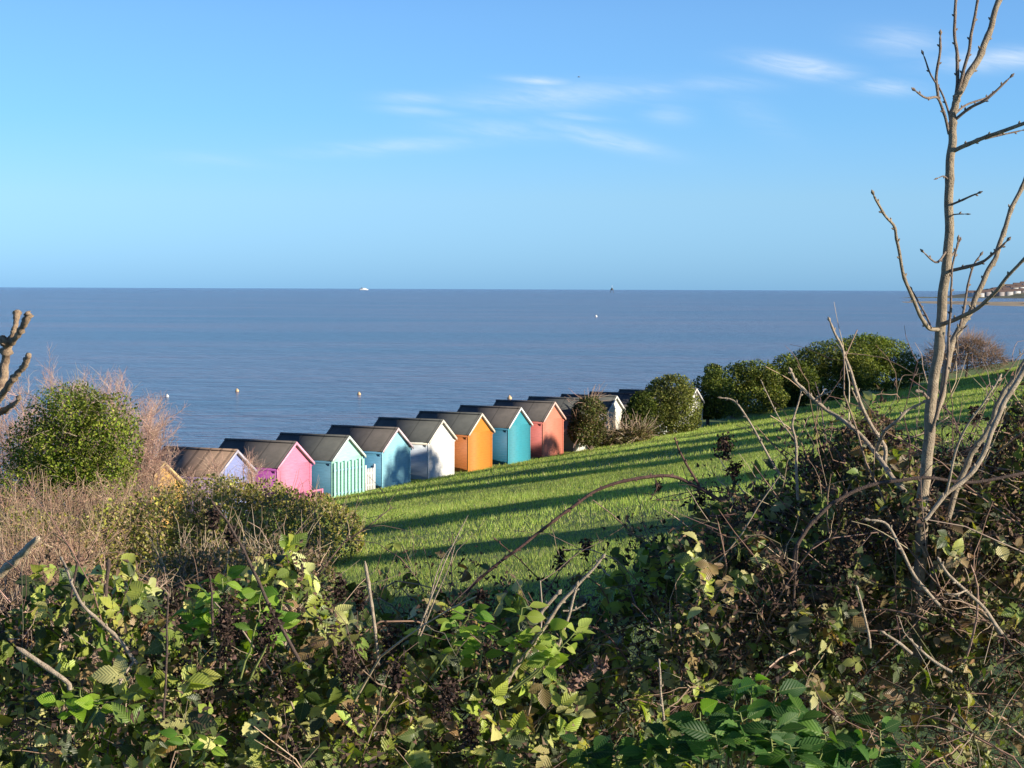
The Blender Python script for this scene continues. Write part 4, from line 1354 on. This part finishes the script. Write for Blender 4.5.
# bare pale stalks and canes standing out of the hedge
def cane(name, label, cat, lines, mat, group=None, thorns=False, buds=True, jit=.35):
    t = wthing(name, at(*lines[0][0][0]), label, cat, group)
    for i, (pts, r0, r1) in enumerate(lines):
        mk('main_stem' if i == 0 else 'side_stem', budded(pts, r0, r1, buds=buds, jit=jit), mat, t)
    return t


PALE = bark_mat('dry_stalk', (.26, .20, .14), (.52, .43, .33), 60)
DKST = bark_mat('dark_stalk', (.055, .04, .035), (.14, .09, .07), 60)
RED = bark_mat('bramble_cane_bark', (.08, .04, .035), (.20, .11, .09), 60)
GS = 'bare stalks standing out of the hedge'
cane('bare_stalk', 'slender upright bare stalk left of the sapling, its tip above the grass', 'stalk', [([(886, 470, 5.5), (884, 447, 5.5), (868, 420, 5.5), (851, 372, 5.5), (840, 345, 5.5), (830, 321, 5.5)], .006, .003), ([(866, 416, 5.5), (858, 402, 5.5), (852, 390, 5.45)], .003, .002)], PALE, GS)
cane('bare_stalk', 'pale slanting woody stalk rising leftwards from the sapling foot', 'stalk', [([(930, 520, 5.3), (895, 479, 5.35), (877, 456, 5.4), (850, 425, 5.45), (830, 412, 5.5), (814, 400, 5.5), (800, 386, 5.5), (791, 371, 5.5)], .0072, .0036), ([(877, 450, 5.4), (885, 432, 5.35), (897, 420, 5.3), (908, 410, 5.3), (924, 402, 5.3)], .0055, .003), ([(814, 401, 5.5), (822, 395, 5.45), (830, 392, 5.4)], .0025, .002)], PALE, GS)
cane('bare_stalk', 'thick pale stem leaning right across the corner of the hedge', 'stalk', [([(925, 520, 5.0), (945, 496, 5.0), (975, 468, 5.0), (995, 425, 5.0), (1010, 392, 5.0), (1040, 345, 5.0)], .0055, .0075), ([(945, 496, 5.0), (960, 440, 4.95), (985, 400, 4.9), (1000, 378, 4.9)], .0035, .002)], PALE, GS)
cane('bare_stalk', 'thin bent stalk over the grass with a kink at its tip', 'stalk', [([(785, 480, 5.8), (777, 470, 5.8), (759, 438, 5.8), (742, 410, 5.8), (732, 400, 5.8), (722, 398, 5.8)], .0038, .002)], PALE, GS)
cane('bare_stalk', 'short thin upright stalk with two fine side twigs over the grass', 'stalk', [([(798, 500, 5.6), (797, 470, 5.6), (795, 440, 5.6), (792, 424, 5.6), (797, 410, 5.6), (801, 392, 5.6)], .0045, .0018), ([(795, 440, 5.6), (780, 420, 5.6), (770, 400, 5.6), (763, 384, 5.6)], .002, .0012)], PALE, GS)
cane('bramble_cane', 'dark thorny cane arching over the grass in the middle', 'bramble', [([(430, 640, 5.9), (460, 600, 5.9), (492, 568, 5.9), (530, 540, 5.9), (565, 512, 5.9), (600, 489, 5.9), (635, 479, 5.9), (670, 476, 5.9), (697, 487, 5.9), (720, 500, 5.9), (745, 512, 5.9)], .0040, .0052), ([(700, 489, 5.9), (690, 470, 5.9), (682, 455, 5.9), (675, 440, 5.85)], .0042, .002), ([(655, 478, 5.9), (657, 488, 5.85), (652, 497, 5.85)], .0015, .001), ([(700, 492, 5.9), (680, 500, 5.9), (660, 500, 5.9)], .0015, .001)], RED, None)
cane('bramble_cane', 'black arching cane beside the sapling with a thin vine hanging from it', 'bramble', [([(792, 580, 5.1), (797, 545, 5.1), (815, 520, 5.1), (838, 500, 5.1), (862, 488, 5.1), (895, 481, 5.1), (926, 478, 5.1), (975, 482, 5.1), (1040, 470, 5.1)], .0055, .004), ([(798, 545, 5.05), (795, 580, 5.05), (793, 610, 5.05), (798, 640, 5.05), (799, 668, 5.05)], .0032, .0022)], DKST, None)
cane('bare_stalk', 'curved pale stalk under the sapling leading down to the right', 'stalk', [([(940, 606, 4.9), (925, 590, 4.9), (911, 570, 4.9), (900, 545, 4.9), (886, 524, 4.9), (868, 520, 4.9)], .0045, .003)], PALE, GS)
cane('bare_stalk', 'straight pale stalk slanting down at the right edge', 'stalk', [([(1002, 634, 4.8), (985, 610, 4.8), (967, 592, 4.8), (952, 578, 4.8), (940, 561, 4.8)], .0048, .003), ([(967, 590, 4.8), (958, 594, 4.75), (950, 594, 4.75)], .0025, .0015)], PALE, GS)
cane('bare_stalk', 'short pale stalk low on the right among shaded leaves', 'stalk', [([(870, 648, 4.8), (866, 620, 4.8), (858, 590, 4.8)], .0035, .0025)], PALE, GS)
cane('bare_stalk', 'two crossed short stalks low under the right hedge', 'stalk', [([(952, 672, 4.7), (930, 658, 4.7), (912, 642, 4.7)], .0042, .003), ([(912, 654, 4.7), (898, 642, 4.7), (886, 634, 4.7)], .0042, .003)], PALE, GS)
cane('bare_stalk', 'pale straight cut stick at the lower left corner', 'stalk', [([(70, 690, 4.5), (67, 682, 4.5), (40, 663, 4.5), (16, 647, 4.5)], .0055, .006)], PALE, GS, buds=False, jit=.1)
cane('bare_stalk', 'long pale knobbly stick slanting down from the dry tangle at the left', 'stalk', [([(137, 664, 4.7), (115, 636, 4.7), (98, 620, 4.7), (81, 602, 4.7), (70, 580, 4.75), (62, 560, 4.8)], .0052, .0028), ([(134, 661, 4.7), (126, 672, 4.65), (121, 682, 4.6)], .003, .002)], PALE, GS)
cane('dead_stem', 'dark dead flower stem leaning left through the lime green shoot', 'stalk', [([(300, 662, 4.6), (278, 622, 4.6), (258, 580, 4.6), (240, 545, 4.6), (228, 522, 4.6), (214, 505, 4.6)], .0045, .0022), ([(212, 640, 4.6), (212, 600, 4.6), (211, 580, 4.6)], .003, .002)], DKST, GS)
cane('dead_stem', 'thin upright dark stem in the lower left of the hedge', 'stalk', [([(163, 740, 4.5), (165, 690, 4.5), (167, 640, 4.5), (168, 600, 4.5)], .003, .002)], DKST, GS)
cane('dead_stem', 'short brown stub of a stem at the left above the bramble', 'stalk', [([(106, 610, 5.0), (107, 580, 5.0), (108, 558, 5.0)], .005, .005), ([(68, 610, 5.1), (72, 588, 5.1), (77, 566, 5.1), (80, 550, 5.1)], .004, .0025)], DKST, GS, buds=False)
cane('bare_stalk', 'pale straight dry stalk standing left of the middle before the grass', 'stalk', [([(379, 665, 5.0), (376, 640, 5.0), (371, 600, 5.0), (365, 561, 5.0)], .0042, .0042)], PALE, GS, buds=False, jit=.1)
cane('dry_grass_stalk', 'bundle of dry grass stalks leaning right before the grass', 'stalk', [([(418, 635, 5.3), (430, 600, 5.3), (446, 560, 5.3), (468, 515, 5.3)], .0028, .0012), ([(420, 636, 5.32), (436, 596, 5.32), (448, 570, 5.3), (455, 545, 5.3)], .0022, .0011), ([(422, 636, 5.35), (432, 590, 5.35), (445, 555, 5.35), (470, 528, 5.3)], .0022, .001)], PALE, GS, buds=False)
cane('bare_stalk', 'crossed pair of pale canes beside the yellow green shoot right of centre', 'stalk', [([(503, 690, 4.85), (525, 655, 4.85), (555, 611, 4.85), (580, 583, 4.85), (602, 558, 4.85)], .0055, .003), ([(553, 665, 4.8), (562, 635, 4.8), (570, 610, 4.8), (577, 586, 4.8)], .0035, .003), ([(540, 615, 4.9), (548, 604, 4.9), (558, 593, 4.9)], .0045, .0045), ([(563, 611, 4.85), (574, 610, 4.85), (582, 606, 4.85)], .0025, .0015)], PALE, GS)
cane('bare_stalk', 'reddish twig curving down into the shade right of the crossed canes', 'stalk', [([(588, 626, 5.2), (603, 632, 5.2), (620, 650, 5.2), (632, 668, 5.2), (640, 686, 5.2)], .0028, .002)], RED, GS)
cane('bare_stalk', 'thin pale vertical stalk in the dark shade below centre', 'stalk', [([(664, 720, 4.6), (661, 690, 4.6), (659, 664, 4.6)], .0028, .0024)], PALE, GS)
cane('bare_stalk', 'fine dark twig crossing the grass above the crossed canes', 'stalk', [([(562, 596, 6), (540, 580, 6), (520, 560, 6), (496, 540, 6)], .0022, .0015)], RED, GS)
# pale dried panicle
t = wthing('dried_flower_spike', at(575, 690, 4.6), 'pale pinkish brown dried flower spike below the crossed canes', 'plant')
P = resample([at(570, 690, 4.6), at(585, 678, 4.6), at(605, 664, 4.6)], 10)
mk('stem', [tubes(P, .0014, 5, np.array((.34, .22, .17)))], STEM, t)
for k in range(9):
    mk('dried_seed_head', [dead_head(P[1 + k] + rand_dir(1)[0] * .012, nrm(np.array([.2, 0, 1.])), .02, .007, 26, ((.34, .22, .17), (.26, .16, .13)))], DEAD, t)

# ------------------------------------------------------------------ render settings
for o in bpy.data.objects:
    if '_world' in o:
        del o['_world']
sc.render.engine = 'CYCLES'
sc.view_settings.view_transform = 'Standard'
sc.view_settings.look = 'None'
sc.view_settings.gamma = 1
sc.view_settings.exposure = 0.78
w.cycles.sampling_method = "NONE"
sc.cycles.max_bounces = 4
sc.cycles.diffuse_bounces = 2
sc.cycles.glossy_bounces = 2
sc.cycles.transmission_bounces = 2
